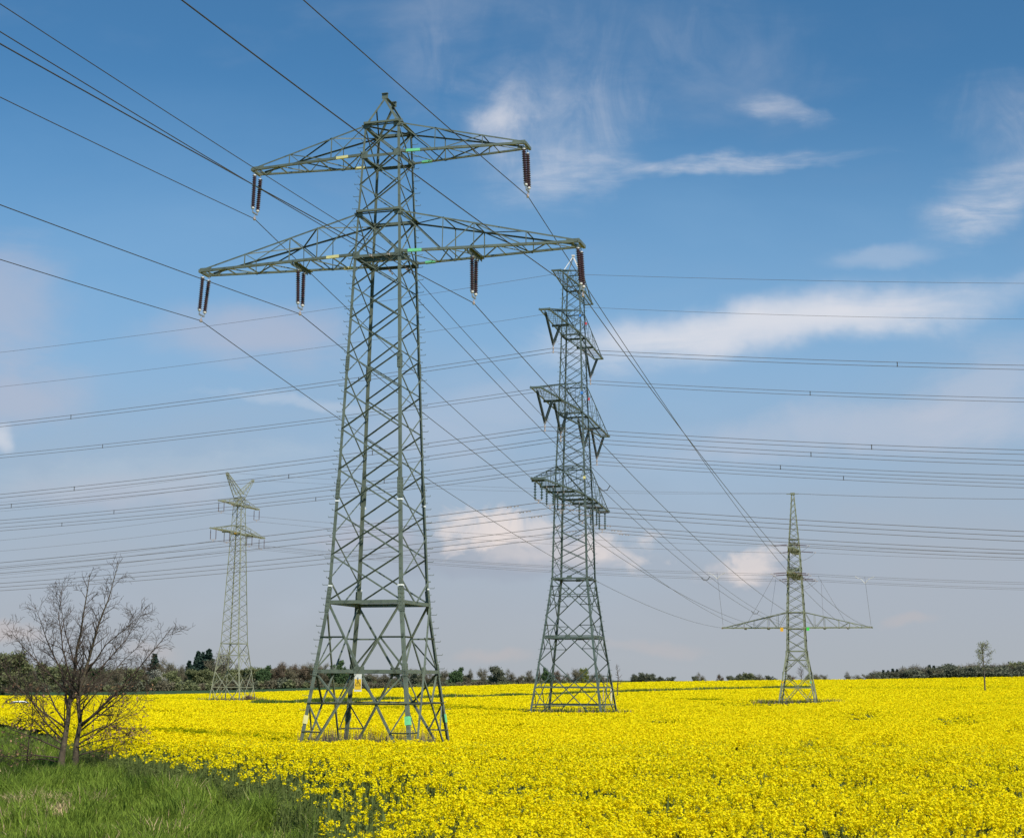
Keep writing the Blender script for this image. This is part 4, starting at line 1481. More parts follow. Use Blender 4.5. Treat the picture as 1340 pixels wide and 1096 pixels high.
tb = on_ground(88, 1011)
TREE = empty('bare_tree', (tb.x, tb.y, tb.z - .05))
tag(TREE, 'leafless two-stemmed young tree with brown dead leaves on the grass verge', 'tree')
sc_ = tb.y / 48.0
rr = random.Random(5)
limbs = [
    ([(-.16, 0, 0), (-.18, .0, .7), (-.08, .05, 1.7), (-.05, .1, 2.6), (.06, .1, 3.9), (.20, .1, 4.9), (.38, .0, 6.3)], .15, .012),
    ([(.20, .05, 0), (.24, 0, 1.0), (.34, -.05, 1.6), (.24, -.1, 2.5), (.55, -.1, 3.7), (.75, 0, 4.7), (1.0, .1, 5.5), (1.25, .1, 6.6)], .13, .010),
    ([(.34, -.05, 1.5), (.95, -.2, 2.0), (1.85, -.4, 2.9), (2.5, -.4, 3.7), (3.2, -.4, 4.6)], .065, .008),
    ([(-.10, .05, 1.9), (-.45, .3, 3.2), (-1.05, .5, 4.2), (-1.5, .6, 5.2)], .06, .008),
    ([(.0, .1, 2.7), (-.25, -.4, 3.9), (-.35, -.7, 4.9), (-.25, -.8, 5.9)], .045, .007),
    ([(.22, -.1, 2.3), (.75, .5, 3.3), (1.4, .9, 4.2), (1.9, 1.0, 5.1)], .045, .007),
    ([(-.17, .05, 1.0), (-.85, .2, 1.6), (-1.45, .2, 2.5), (-1.9, .3, 3.7)], .045, .006),
    ([(-.18, 0, .75), (-.9, -.3, 1.1), (-1.7, -.5, 1.4), (-2.4, -.6, 1.9)], .038, .006),
    ([(-.18, 0, .5), (-1.0, -.2, .6), (-1.9, -.3, .55), (-2.6, -.5, .65)], .032, .006),
    ([(.26, 0, 1.1), (.9, -.2, 1.4), (1.6, -.4, 1.6), (2.3, -.5, 2.1)], .038, .006),
    ([(.26, .0, .8), (.8, -.5, 1.0), (1.6, -.8, 1.15), (2.2, -.9, 1.2)], .03, .005),
    ([(-.06, .1, 2.4), (-.8, -.2, 3.2), (-1.5, -.3, 3.9), (-2.0, -.3, 4.5)], .04, .006),
    ([(.45, -.1, 3.1), (1.1, -.4, 4.0), (1.75, -.6, 4.5), (2.2, -.6, 5.0)], .038, .006),
    ([(-.06, 0, 2.2), (.1, .8, 3.2), (.0, 1.2, 4.4)], .04, .006),
    ([(-.10, 0, 1.4), (-.8, -.6, 2.0), (-1.5, -1.0, 2.8), (-1.9, -1.1, 3.4)], .042, .006),
    ([(.30, 0, 1.3), (.9, .5, 1.9), (1.6, .9, 2.6), (2.1, 1.0, 3.3)], .042, .006),
    ([(.22, 0, .55), (.9, .1, .75), (1.7, .1, .95), (2.3, .0, 1.3)], .03, .006),
    ([(-.18, 0, .35), (-.8, .3, .45), (-1.6, .4, .40), (-2.3, .5, .5)], .028, .005),
    ([(.05, .1, 3.2), (-.4, .3, 4.4), (-.7, .4, 5.6)], .038, .006),
    ([(.25, -.1, 2.4), (.5, -.8, 3.4), (.85, -1.2, 4.5)], .038, .006),
    ([(-.12, 0, 1.2), (-.4, .7, 1.9), (-.6, 1.2, 3.0)], .04, .006),
    ([(.3, 0, 1.5), (.6, -.7, 2.2), (1.2, -1.1, 3.1)], .04, .006),
    ([(-.17, .0, .9), (-.9, .4, 1.3), (-1.7, .7, 1.9), (-2.2, .8, 2.6)], .036, .005),
    ([(.25, .0, .9), (.9, .4, 1.35), (1.7, .6, 1.9), (2.3, .7, 2.7)], .036, .005),
    ([(-.16, .0, 1.2), (-.8, -.2, 1.9), (-1.5, -.3, 2.6), (-2.1, -.3, 3.2)], .036, .005),
    ([(.3, .0, 1.4), (1.0, -.1, 2.0), (1.7, -.1, 2.6), (2.4, .0, 3.1)], .036, .005),
    ([(-.15, 0, 1.6), (-.7, .1, 2.4), (-1.1, .0, 3.4), (-1.6, .0, 4.4)], .042, .006),
    ([(.3, .0, 1.9), (.9, .1, 2.7), (1.5, .2, 3.5), (2.2, .3, 4.2)], .042, .006),
]
tk_mb = MB(); br_mb = MB(); tips = []
spec = [(5.0, 1.05, 44, .02), (5.6, .56, 46, .01), (5.0, .27, 44, .0)]
for k, (pp, r0, r1) in enumerate(limbs):
    pts = [Vector(p) * sc_ for p in pp]
    # soften the polyline
    fine = []
    for i in range(len(pts) - 1):
        fine += [pts[i], pts[i].lerp(pts[i + 1], .5) + Vector((rr.gauss(0, .03), rr.gauss(0, .03), 0))]
    fine.append(pts[-1])
    rad = [r0 + (r1 - r0) * (i / (len(fine) - 1)) ** .8 for i in range(len(fine))]
    if k < 2:
        rad[0] *= 1.45; rad[1] *= 1.1
        tk_mb.tube(fine, rad, 9)
        upper = fine[3:]
        branch_out(br_mb, upper, rad[3:], 0, spec, rr, tips)
    else:
        br_mb.tube(fine, rad, 6)
        branch_out(br_mb, fine, rad, 0, spec, rr, tips)
# a sapling stem beside it
fine = [Vector((-1.75, .3, .0)), Vector((-1.72, .3, 1.2)), Vector((-1.6, .3, 2.2)), Vector((-1.72, .35, 3.3))]
br_mb.tube(fine, [.035, .03, .02, .008], 6)
branch_out(br_mb, fine, [.03, .026, .018, .008], 0, [(3.2, .8, 50, .05), (4, .4, 45, .04)], rr, tips)
tk_mb.build('trunk', M['bark'], TREE, True)
br_mb.build('branches', M['twig'], TREE, True)
low = [t for t in tips if t.z < 3.6]
rr.shuffle(low)
lp = np.array([tuple(t) for t in low[:900]])
lp = lp[(lp[:, 2] < 2.0) | (rng.random(len(lp)) < .45)]
u, w = frames(rand_dirs(len(lp)))
np_mesh('dead_leaves', quads(lp - np.array([0, 0, .03]), u * .042, w * .028), 4, [M['deadleaf']], None, TREE)

# ------------------------------------------------------------------ trees of the skyline
def crown_mat(name, c, var=.3):
    return mat(name, c, .9, spec=.04, trans=.3, island=var, objvar=.14)


CM = {'bare': crown_mat('leafless_crown', (.205, .178, .112)), 'bud': crown_mat('budding_crown', (.205, .215, .100)), 'green': crown_mat('deep_green_crown', (.090, .140, .058)),
      'spruce': crown_mat('spruce_crown', (.048, .080, .058)), 'blossom': crown_mat('blossoming_crown', (.40, .38, .30)), 'yellow': crown_mat('lime_green_crown', (.27, .29, .07)),
      'red': crown_mat('reddish_crown', (.205, .155, .105)), 'grey': crown_mat('grey_green_crown', (.165, .170, .110))}
trunk_m = mat('distant_bark', (.075, .062, .048), .9, vary=.3, scale=2)


def make_proto(kind, seed):
    """a ten metre tree: trunk and crown"""
    r = np.random.default_rng(seed); r2 = random.Random(seed)
    root = empty({'spruce': 'spruce_tree'}.get(kind, 'broadleaf_tree'), (0, 0, 0))
    tb_ = MB()
    if kind == 'spruce':
        tb_.tube([(0, 0, 0), (.05, 0, 5), (0, 0, 9.8)], [.2, .13, .02], 6)
        C = []; 
        for k in range(46):
            z = 1.0 + 8.9 * (k / 46) ** .95
            rad = 3.3 * max(.03, 1 - (z - .7) / 9.4) ** 1.0 * r.uniform(.7, 1.12)
            m = int(8 + 22 * rad / 2)
            a0 = r.random() * 6.28; arc = r.uniform(2.2, 6.28)
            a = a0 + r.random(m) * arc; q = r.random(m) ** .5 * rad
            C.append(np.stack([np.cos(a) * q, np.sin(a) * q, z - q * .38 + r.normal(size=m) * .08], 1))
        C = np.concatenate(C); sz = .24
        n = len(C); nr = rand_dirs(n, .6, r)
    else:
        tips_ = []
        big = r2.uniform(.8, 1.1)
        tr_pts = [Vector((0, 0, 0)), Vector((r2.gauss(0, .1), r2.gauss(0, .1), 2.0)), Vector((r2.gauss(0, .25), r2.gauss(0, .25), 4.4)), Vector((r2.gauss(0, .4), r2.gauss(0, .4), 8.2))]
        tb_.tube(tr_pts, [.26, .2, .15, .04], 6)
        for k in range(12):
            t = .28 + .6 * r2.random(); p, d, i = along(tr_pts, t)
            a = r2.random() * 6.283; dd = Vector((math.cos(a), math.sin(a), r2.uniform(.35, 1.1)))
            cp, cr = tube_path(p, dd, r2.uniform(2.0, 3.8), .09, .02, 4, .15, .08, r2)
            tb_.tube(cp, cr, 4, cap=False); tips_ += cp[1:]
            for q in range(4):
                p2, d2, i2 = along(cp, r2.uniform(.3, 1)); a = r2.random() * 6.283
                c2, r_2 = tube_path(p2, d2 + Vector((math.cos(a), math.sin(a), .4)) * .8, r2.uniform(.9, 1.7), .035, .01, 3, .15, .05, r2)
                tb_.tube(c2, r_2, 3, cap=False); tips_ += c2[1:]
        low_ = kind in ('bud', 'grey', 'blossom', 'green')
        cl = [np.array(tuple(t)) for t in tips_]
        ext = 34 if kind in ('green', 'bud', 'blossom', 'yellow', 'grey') else 16
        for k in range(ext):
            d = rand_dirs(1, .15, r)[0]
            c = np.array([0, 0, 5.6 if not low_ else 4.9]) + d * np.array([3.1, 3.1, 3.9 if not low_ else 4.2]) * r.uniform(.55, 1.0)
            cl.append(c)
        cl = np.array(cl); cl = cl[cl[:, 2] > .6]
        per = {'bare': 16, 'red': 20, 'bud': 26, 'green': 34, 'blossom': 28, 'yellow': 30, 'grey': 26}[kind]
        C = np.repeat(cl, per, 0)
        C = C + r.normal(size=C.shape) * (.42 if kind in ('bare', 'red') else .5)
        C = C[C[:, 2] > .25]
        n = len(C); nr = rand_dirs(n, .5, r)
        sz = {'bare': .085, 'red': .11, 'bud': .15, 'green': .19, 'blossom': .15, 'yellow': .16, 'grey': .15}[kind]
        zmax = C[:, 2].max(); C[:, 2] *= 10.0 / max(zmax, 1)
    u, w = frames(nr, r)
    s = sz * r.uniform(.6, 1.5, (n, 1))
    asp = 2.6 if kind in ('bare', 'red') else 1.3
    tb_.build('trunk', trunk_m, root)
    np_mesh('crown', quads(C, u * s * asp, w * s / asp), 4, [CM[kind]], None, root)
    return root


PROTO = {}


def place_tree(kind, var, u, top_v, D, wide=1.0, base=None):
    key = (kind, var)
    d = ray(u, top_v)
    x, z = d.x * D, d.z * D
    zb = (gzf(x, D) if base is None else base) - .15
    h = max(z - zb, 1.5)
    if key not in PROTO:
        PROTO[key] = make_proto(kind, 100 + 17 * len(PROTO)); o = PROTO[key]
    else:
        o = copy_tree(PROTO[key])
    s = h / 10.0
    o.location = (x, D, zb); o.scale = (s * wide, s * wide, s); o.rotation_euler = (0, 0, random.random() * 6.28)
    return o


SKY = []  # kind, u, top, distance, width
for kind, u, v, D, w in [
    ('bud', -6, 853, 470, 1.1), ('bud', 7, 850, 465, 1.0), ('bud', 20, 858, 468, 1.1), ('bare', 36, 866, 560, 1.0), ('bare', 50, 863, 570, 1.1), ('bud', 64, 864, 540, 1.1), ('bud', 80, 867, 550, 1.2), ('bare', 95, 872, 560, 1.1),
    ('bare', 109, 870, 560, 1.0), ('green', 123, 868, 590, 1.0), ('bare', 137, 867, 570, 1.0), ('bare', 150, 872, 560, 1.2), ('bare', 163, 868, 575, 1.1), ('bud', 174, 872, 550, 1.1), ('bare', 186, 866, 575, 1.0),
    ('spruce', 203, 855, 600, 1.5), ('bare', 213, 864, 590, 1.0), ('bare', 222, 859, 600, 1.0), ('blossom', 208, 875, 540, 1.0), ('bud', 219, 877, 542, 1.0), ('bud', 203, 884, 530, 1.3), ('bud', 228, 877, 545, 1.1), ('bare', 235, 866, 590, 1.1),
    ('bare', 243, 871, 575, 1.0), ('spruce', 248, 864, 605, 1.4), ('bud', 256, 874, 560, 1.1), ('spruce', 260, 851.5, 620, 1.25), ('spruce', 266, 852.5, 615, 1.15), ('spruce', 273.5, 848.5, 610, 1.3), ('bud', 268, 873, 560, 1.1), ('bare', 282, 858, 600, .9),
    ('bare', 295, 851, 590, 1.1), ('bud', 280, 875, 560, 1.1), ('bud', 303, 874, 565, 1.2), ('bud', 314, 873, 570, 1.1), ('bare', 309, 866, 600, .8), ('bud', 330, 872, 580, 1.1), ('bud', 338, 871, 575, 1.0), ('green', 346, 870, 570, 1.0),
    ('bare', 355, 873, 590, 1.0), ('red', 364, 870, 590, 1.0), ('red', 372, 863.5, 600, 1.05), ('bare', 382, 870, 600, 1.0), ('red', 391, 866.5, 610, 1.0), ('red', 399, 868, 610, 1.0), ('bare', 409, 864, 610, 1.1), ('bare', 420, 865, 610, 1.1), ('bare', 431, 868, 610, 1.0),
    ('green', 445, 863.5, 600, 1.0), ('bare', 456, 873, 630, 1.0), ('bare', 470, 877, 640, 1.2), ('bare', 486, 877, 650, 1.2), ('bare', 505, 878, 650, 1.2), ('bare', 522, 876, 650, 1.2), ('bare', 538, 872, 650, 1.0), ('bare', 551, 874, 650, 1.0), ('bare', 566, 876, 650, 1.0), ('bare', 580, 874, 640, 1.1),
    ('green', 598, 872.5, 620, 1.15), ('bare', 614, 874, 640, .9), ('bare', 631.5, 871.5, 640, .9), ('grey', 652, 870, 560, 1.15), ('bare', 669, 873.5, 640, .9), ('bare', 681, 881, 650, 1.2), ('bare', 692, 875, 620, 1.0), ('bare', 704, 878, 640, 1.1), ('green', 717, 873, 620, 1.0), ('red', 733, 875.5, 620, 1.1), ('bare', 745, 879, 640, 1.1),
    ('bare', 756, 872.5, 610, 1.2), ('yellow', 764, 872.5, 615, .8), ('bare', 776, 877, 630, 1.0), ('bare', 787, 879, 630, 1.0), ('bare', 797, 880, 640, 1.1), ('grey', 834, 881, 640, 1.3), ('grey', 843, 879, 640, 1.3), ('grey', 852, 880.5, 640, 1.3), ('grey', 864, 884, 650, 1.4), ('grey', 876, 884.5, 650, 1.4),
    ('grey', 911, 883.5, 620, 1.0), ('bare', 918, 878.5, 600, 1.0), ('red', 942, 880.5, 600, 1.0), ('grey', 958, 883, 620, 1.2), ('grey', 967, 880.5, 600, 1.2), ('bud', 976, 879, 600, 1.3), ('grey', 987, 881, 610, 1.3), ('bare', 998, 880.5, 600, 1.3), ('grey', 1008, 883, 610, 1.3),
    ('red', 1033, 881, 600, 1.0), ('grey', 1060, 882, 620, 1.2), ('bare', 1070, 879.5, 610, 1.2), ('bare', 1079, 880.5, 610, 1.3), ('bare', 1111, 877.5, 580, 1.0), ('bare', 1124, 881, 600, 1.3), ('bare', 1135, 880, 600, 1.3), ('bare', 1145, 879.5, 600, 1.3)]:
    SKY.append((kind, u, v, D, w, 'belt'))
fr = random.Random(3)
uu = -8.0
while uu < 700:
    tv = np.interp(uu, [-8, 140, 330, 400, 460, 590, 700], [869, 873, 876, 872, 880, 881, 882.5]) + fr.uniform(-2, 2.5)
    SKY.append((fr.choice(['bare', 'bare', 'bud', 'grey'] if uu < 400 else ['bare', 'bare', 'grey']), uu, tv, 628 + fr.uniform(0, 30), 1.45, 'belt'))
    uu += fr.uniform(9, 13) if uu < 420 else fr.uniform(13, 19)
u = 1150.0
while u < 1372:
    base_v = np.interp(u, [1150, 1165, 1215, 1300, 1370], [875.5, 873, 868, 866.5, 864.5])
    kind = 'spruce' if 1150 < u < 1178 or 1210 < u < 1226 else fr.choice(['bare', 'bare', 'red', 'bare', 'bare'])
    if 1226 < u < 1245:
        kind = 'grey'
    if u > 1330:
        kind = 'bud'
    SKY.append((kind, u, base_v + fr.uniform(-.6, .8) + (2.2 if kind == 'spruce' else 0), 760 + fr.uniform(-15, 15), 1.6 if kind != 'spruce' else 1.3, 'wood'))
    if fr.random() < .75:
        SKY.append((fr.choice(['grey', 'bare', 'grey']), u + fr.uniform(-3, 3), base_v + fr.uniform(3, 6), 735, 1.8, 'wood'))
    u += 6.0
KW = {'bare': 'brown leafless tree', 'bud': 'olive budding tree', 'green': 'dark round tree', 'spruce': 'dark pointed spruce', 'blossom': 'whitish blossoming tree', 'yellow': 'lime green tree', 'red': 'reddish-brown tree', 'grey': 'grey-green tree'}
ZN = [(-99, 140, 'seen through the bare two-stemmed tree'), (140, 283, 'between two-stemmed tree and pale pylon'), (283, 335, 'behind the pale pylon'), (335, 402, 'between pale and tall pylons'), (402, 590, 'behind the tall pylon foot'),
      (590, 696, 'between tall and four-armed pylons'), (696, 812, 'behind the four-armed pylon foot'), (812, 1022, 'on the crest beside olive pylon'), (1022, 1075, 'behind the olive pylon'), (1075, 1149, 'between olive pylon and dark wood')]
NUM = ['first', 'second', 'third', 'fourth', 'fifth', 'sixth', 'seventh', 'eighth', 'ninth', 'tenth', 'eleventh', 'twelfth', 'thirteenth', 'fourteenth', 'fifteenth', 'sixteenth', 'seventeenth', 'eighteenth', 'nineteenth', 'twentieth'] + ['twenty-' + q for q in 'first second third fourth fifth sixth seventh eighth ninth'.split()] + ['thirtieth'] + ['thirty-' + q for q in 'first second third fourth fifth sixth seventh eighth ninth'.split()]
buckets = {}
for i, t in enumerate(SKY):
    zn = 'in the dark wood' if t[5] == 'wood' else next(w for a, b, w in ZN if a <= t[1] < b)
    buckets.setdefault((t[0], zn), []).append(i)
lab = {}
for (kind, zn), ids in buckets.items():
    ids.sort(key=lambda i: SKY[i][1])
    for q, i in enumerate(ids):
        lab[i] = KW[kind] + ' ' + zn + ('' if len(ids) == 1 else ', %s of its kind from the left' % NUM[q])
for i, (kind, u, v, D, w, zone) in enumerate(SKY):
    o = place_tree(kind, i % (3 if kind in ('bare', 'bud', 'grey') else 2 if kind in ('spruce', 'red', 'green') else 1), u, v, D, w)
    tag(o, lab[i], 'tree', 'trees of the dark wood' if zone == 'wood' else 'trees along the skyline')

# low bushes filling the foot of the tree belt
def make_bush(seed, c):
    r = np.random.default_rng(seed)
    root = empty('bush', (0, 0, 0))
    cl = rand_dirs(40, .3, r) * np.array([2.2, 1.6, 1.5]) * r.uniform(.3, 1, (40, 1)) + np.array([0, 0, 1.3])
    C = np.repeat(cl, 22, 0) + r.normal(size=(880, 3)) * .3
    C = C[C[:, 2] > .05]
    u, w = frames(rand_dirs(len(C), .5, r), r); s = .13 * r.uniform(.6, 1.5, (len(C), 1))
    np_mesh('foliage', quads(C, u * s * 1.5, w * s), 4, [c], None, root)
    mb = MB(); q = random.Random(seed)
    for k in range(7):
        a = q.random() * 6.28
        mb.tube([(0, 0, 0), (math.cos(a) * .6, math.sin(a) * .6, 1.0), (math.cos(a) * 1.2, math.sin(a) * 1.0, 2.0)], [.05, .035, .01], 4)
    mb.build('stems', trunk_m, root)
    return root


bp_ = [make_bush(1, CM['bare']), make_bush(2, CM['grey']), make_bush(3, CM['bud'])]
used = [False] * 3
BUSH = []
q = random.Random(8)
u = -8.0
while u < 800:
    BUSH.append((u, q.choice([0, 0, 1, 2]) if u < 420 else q.choice([0, 0, 2])))
    u += q.uniform(5.5, 8.5) if u < 420 else q.uniform(7, 11)
bb = {}
for i, (u, k) in enumerate(BUSH):
    zn = next(w for a, b, w in ZN if a <= u < b); bb.setdefault((k, zn), []).append(i)
for (k, zn), ids in bb.items():
    for n_, i in enumerate(ids):
        u = BUSH[i][0]
        o = bp_[k] if not used[k] else copy_tree(bp_[k]); used[k] = True
        D = 523 + q.uniform(0, 8) if u < 420 else 520 + q.uniform(0, 25)
        x = ray(u, 900).x * D
        s = q.uniform(.95, 1.5) if u < 420 else q.uniform(.55, .85)
        o.location = (x, D, gzf(x, D) - .1); o.scale = (s, s, s); o.rotation_euler = (0, 0, q.random() * 6.28)
        w = ['brown', 'greyish', 'olive'][k] + ' low bush ' + zn
        tag(o, w + ('' if len(ids) == 1 else ', %s of its colour from the left' % NUM[n_]), 'bush', 'bushes along the field end')

# slender single trees
def slim_tree(u, base_v, top_v, D, crown_from, spread, label, leafy=0):
    d = ray(u, top_v); x = d.x * D; zt = d.z * D; zb = gzf(x, D)
    H = zt - zb
    root = empty('slender_tree', (x, D, zb - .1)); tag(root, label, 'tree')
    q = random.Random(int(u)); mb = MB()
    pts = [Vector((0, 0, 0)), Vector((q.gauss(0, .08), 0, H * .35)), Vector((q.gauss(0, .12), q.gauss(0, .1), H * .7)), Vector((q.gauss(0, .2), 0, H))]
    r0 = H * .013 + .03
    mb.tube(pts, [r0, r0 * .8, r0 * .5, .015], 6); mb.build('trunk', trunk_m, root)
    bm2 = MB(); tips_ = []
    for k in range(26):
        p, dd, i = along(pts, crown_from + (1 - crown_from) * (k + q.random()) / 27)
        a = q.random() * 6.283; rem = max(.3, math.sin(math.pi * min(.97, max(.03, (p.z / H - crown_from) / (1 - crown_from)))) ** .6) if leafy else min(1, (H - p.z) / (H * (1 - crown_from)) + .25)
        cp, cr = tube_path(p, Vector((math.cos(a), math.sin(a), q.uniform(.15, 1.0))), spread * rem * q.uniform(.6, 1.1), .05, .015, 4, .12, .05, q)
        bm2.tube(cp, cr, 4, cap=False)
        branch_out(bm2, cp, [max(c, .03) for c in cr], 0, [(2.2, spread * .4, 42, .04), (3.0, spread * .2, 40, .03)], q, tips_)
    bm2.build('branches', M['twig'], root)
    if leafy:
        P_ = np.array([tuple(t) for t in tips_]); P_ = np.repeat(P_, leafy, 0) + rng.normal(size=(len(P_) * leafy, 3)) * .18
        u_, w_ = frames(rand_dirs(len(P_))); np_mesh('foliage', quads(P_, u_ * .06, w_ * .06), 4, [CM['bud']], None, root)


slim_tree(1286, 890, 841, 300, .46, 2.3, 'slender lone tree with small round crown on the yellow crest', 3)
slim_tree(808, 905, 868, 262, .25, 1.3, 'thin leafless sapling beside the four-armed pylon foot')
slim_tree(1048, 893, 871, 420, .3, 2.2, 'thin leafless tree seen through the olive pylon foot')
slim_tree(557, 890, 862, 430, .3, 1.6, 'thin leafless tree seen through the tall pylon foot')

# ------------------------------------------------------------------ small things
def house(u, top_v, D, wdt, dep, rot, roof_c, label):
    d = ray(u, top_v); x = d.x * D; z = d.z * D
    zb = gzf(x, D); H = z - zb
    root = empty('house', (x, D, zb), rot); tag(root, label, 'house', 'village houses')
    wh = H * .5
    mb = MB()
    W2, D2 = wdt / 2, dep / 2
    vs = [(-W2, -D2, 0), (W2, -D2, 0), (W2, D2, 0), (-W2, D2, 0), (-W2, -D2, wh), (W2, -D2, wh), (W2, D2, wh), (-W2, D2, wh), (-W2, 0, H - .15), (W2, 0, H - .15)]
    mb.add([Vector(v) for v in vs], [(0, 1, 5, 4), (2, 3, 7, 6), (1, 2, 6, 9, 5), (3, 0, 4, 8, 7)])
    mb.build('wall', mat('brick_wall', (.30, .20, .15), .9, vary=.15, scale=4), root)
    rb = MB()
    for s in (-1, 1):
        rb.add([Vector(v) for v in [(-W2 - .4, s * (D2 + .5), wh - .4), (W2 + .4, s * (D2 + .5), wh - .4), (W2 + .4, 0, H), (-W2 - .4, 0, H), (-W2 - .4, s * (D2 + .5), wh - .25), (W2 + .4, s * (D2 + .5), wh - .25), (W2 + .4, 0, H + .15), (-W2 - .4, 0, H + .15)]],
               [(0, 1, 2, 3), (4, 7, 6, 5), (0, 4, 5, 1), (1, 5, 6, 2), (3, 2, 6, 7), (0, 3, 7, 4)])
    rf = rb.build('roof', mat('tiled_roof', roof_c, .8, vary=.2, scale=3), root)
    cb = MB(); cb.box((W2 * .4, .3, H + .3), (.6, .6, 1.1)); cb.build('chimney', M['steel_olive'], rf)
    for k in range(3):
        wb = MB(); wb.box((-W2 * .6 + k * W2 * .6, -D2 - .02, wh * .55), (1.1, .08, 1.2)); f = wb.build('window', M['cap'], root)
        pb = MB(); pb.box((-W2 * .6 + k * W2 * .6, -D2 - .07, wh * .55), (.9, .03, 1.0)); pb.build('pane', M['black'], f)


house(322, 876.5, 640, 8, 6, .2, (.07, .07, .08), 'house with a dark grey roof between trees behind the pale pylon')
house(379, 880, 640, 8, 6, -.15, (.22, .10, .065), 'house with a reddish tiled roof among reddish trees')

# white car on the track, mostly hidden by the crop
def make_car():
    D = CAR.y; z = gzf(CAR.x, CAR.y)
    root = empty('parked_car', (CAR.x, CAR.y, z), R_(12)); tag(root, 'white car with only its roof and windows showing above the crop', 'car')
    paint = mat('white_car_paint', (.85, .85, .86), .25); glass = mat('car_glass', (.04, .05, .06), .08); rubber = mat('tyre_rubber', (.02, .02, .02), .9)
    hwid = .88
    prof = [(-2.1, .35), (-2.1, .75), (-1.95, .92), (-1.25, 1.0), (-1.0, 1.02), (.95, 1.02), (1.9, .92), (2.1, .7), (2.1, .35)]
    mb = MB(); n = len(prof)
    vs = [Vector((x, s * (hwid if zz < .95 else hwid * .97), zz)) for s in (-1, 1) for x, zz in prof]
    mb.add(vs, [tuple(range(n)), tuple(range(2 * n - 1, n - 1, -1))] + [(i, n + i, n + (i + 1) % n, (i + 1) % n) for i in range(n)])
    body = mb.build('body', paint, root)
    cab = [(-1.75, 1.0), (-1.25, 1.42), (-.4, 1.50), (.35, 1.46), (1.15, 1.0)]
    mb = MB(); n = len(cab)
    vs = [Vector((x, s * (hwid * (.95 if zz < 1.1 else .76)), zz)) for s in (-1, 1) for x, zz in cab]
    mb.add(vs, [tuple(range(n)), tuple(range(2 * n - 1, n - 1, -1))] + [(i, n + i, n + (i + 1) % n, (i + 1) % n) for i in range(n)])
    mb.build('roof', paint, root)
    for s in (-1, 1):
        for a, b, c_, d in (((-1.45, 1.06), (-1.1, 1.38), (-.35, 1.42), (-.35, 1.06)), ((-.25, 1.06), (-.25, 1.42), (.3, 1.39), (.9, 1.06))):
            mb = MB(); pts = []
            for off in (0, .02):
                for x, zz in (a, b, c_, d):
                    yw = hwid * (.95 + (.76 - .95) * (zz - 1.0) / .42)
                    pts.append(Vector((x, s * (yw + .012 + off), zz)))
            mb.add(pts, [(0, 1, 2, 3), (7, 6, 5, 4), (0, 4, 5, 1), (1, 5, 6, 2), (2, 6, 7, 3), (3, 7, 4, 0)]); mb.build('window', glass, root)
    for xa, za, xb_, zb_, nm in ((.42, 1.44, 1.12, 1.04, 'windscreen'), (-1.30, 1.40, -1.72, 1.05, 'rear_window')):
        mb = MB(); sgn = 1 if nm == 'windscreen' else -1
        mb.add([Vector((xa + .03 * sgn, -.58, za)), Vector((xa + .03 * sgn, .58, za)), Vector((xb_ + .03 * sgn, .72, zb_)), Vector((xb_ + .03 * sgn, -.72, zb_)),
                Vector((xa, -.58, za - .02)), Vector((xa, .58, za - .02)), Vector((xb_, .72, zb_ - .02)), Vector((xb_, -.72, zb_ - .02))], [(0, 1, 2, 3), (7, 6, 5, 4), (0, 4, 5, 1), (1, 5, 6, 2), (2, 6, 7, 3), (3, 7, 4, 0)])
        mb.build(nm, glass, root)
    for x in (-1.3, 1.3):
        for s in (-1, 1):
            mb = MB(); mb.lathe((x, s * .70, .32), (x, s * .90, .32), [(0, .28), (.1, .32), (.9, .32), (1, .28)], 16); wv = mb.build('wheel', rubber, root)
            mb = MB(); mb.lathe((x, s * .89, .32), (x, s * .915, .32), [(0, .2), (1, .19)], 12); mb.build('rim', M['galv'], wv)
    for s in (-1, 1):
        mb = MB(); mb.box((2.08, s * .62, .72), (.08, .34, .15)); mb.build('headlight', M['cap'], root)


make_car()


def twig_heap():
    D = 240.0; p = ray(325, 915); x = p.x * D
    root_z = gzf(x, D); q = random.Random(4); mb = MB()
    for k in range(420):
        a = q.random() * 6.283; r = abs(q.gauss(0, .75)); zz = max(.05, 1.9 * (1 - (r / 1.6) ** 2) * q.random())
        c = Vector((math.cos(a) * r * 1.3, math.sin(a) * r, zz)); d = Vector((q.gauss(0, 1), q.gauss(0, 1), q.gauss(0, .5))).normalized() * q.uniform(.3, .8)
        mb.tube([c - d, c + Vector((0, 0, .08)), c + d], [.02, .035, .015], 4, cap=False)
    mb.add([Vector((math.cos(t / 12 * 6.283) * 1.7, math.sin(t / 12 * 6.283) * 1.2, 0)) for t in range(12)] + [Vector((math.cos(t / 12 * 6.283) * .8, math.sin(t / 12 * 6.283) * .6, 1.1)) for t in range(12)], [(t, (t + 1) % 12, 12 + (t + 1) % 12, 12 + t) for t in range(12)] + [tuple(range(12, 24))])
    o = mb.build('brush_pile', mat('cut_brushwood', (.14, .085, .055), .9, vary=.3, scale=3)); o.location = (x, D, root_z)
    tag(o, 'heap of brown brushwood at the foot of the pale pylon', 'brush pile')


twig_heap()
for u, v0, v1, D, w, m, lb in ((799.5, 898.6, 904, 215, .16, 'cap', 'white marker post beside the four-armed pylon foot'), (789.4, 899.5, 904, 215, .13, 'fitting', 'pinkish marker post next to the white one by the four-armed pylon')):
    d = ray(u, v0); x = d.x * D; zt = d.z * D; zb = gzf(x, D)
    mb = MB(); mb.lathe((0, 0, 0), (0, 0, zt - zb), [(0, w / 2), (.9, w / 2), (.96, w * .45), (1, w * .2)], 8)
    o = mb.build('marker_post', M[m]); o.location = (x, D, zb); tag(o, lb, 'post', 'marker posts')

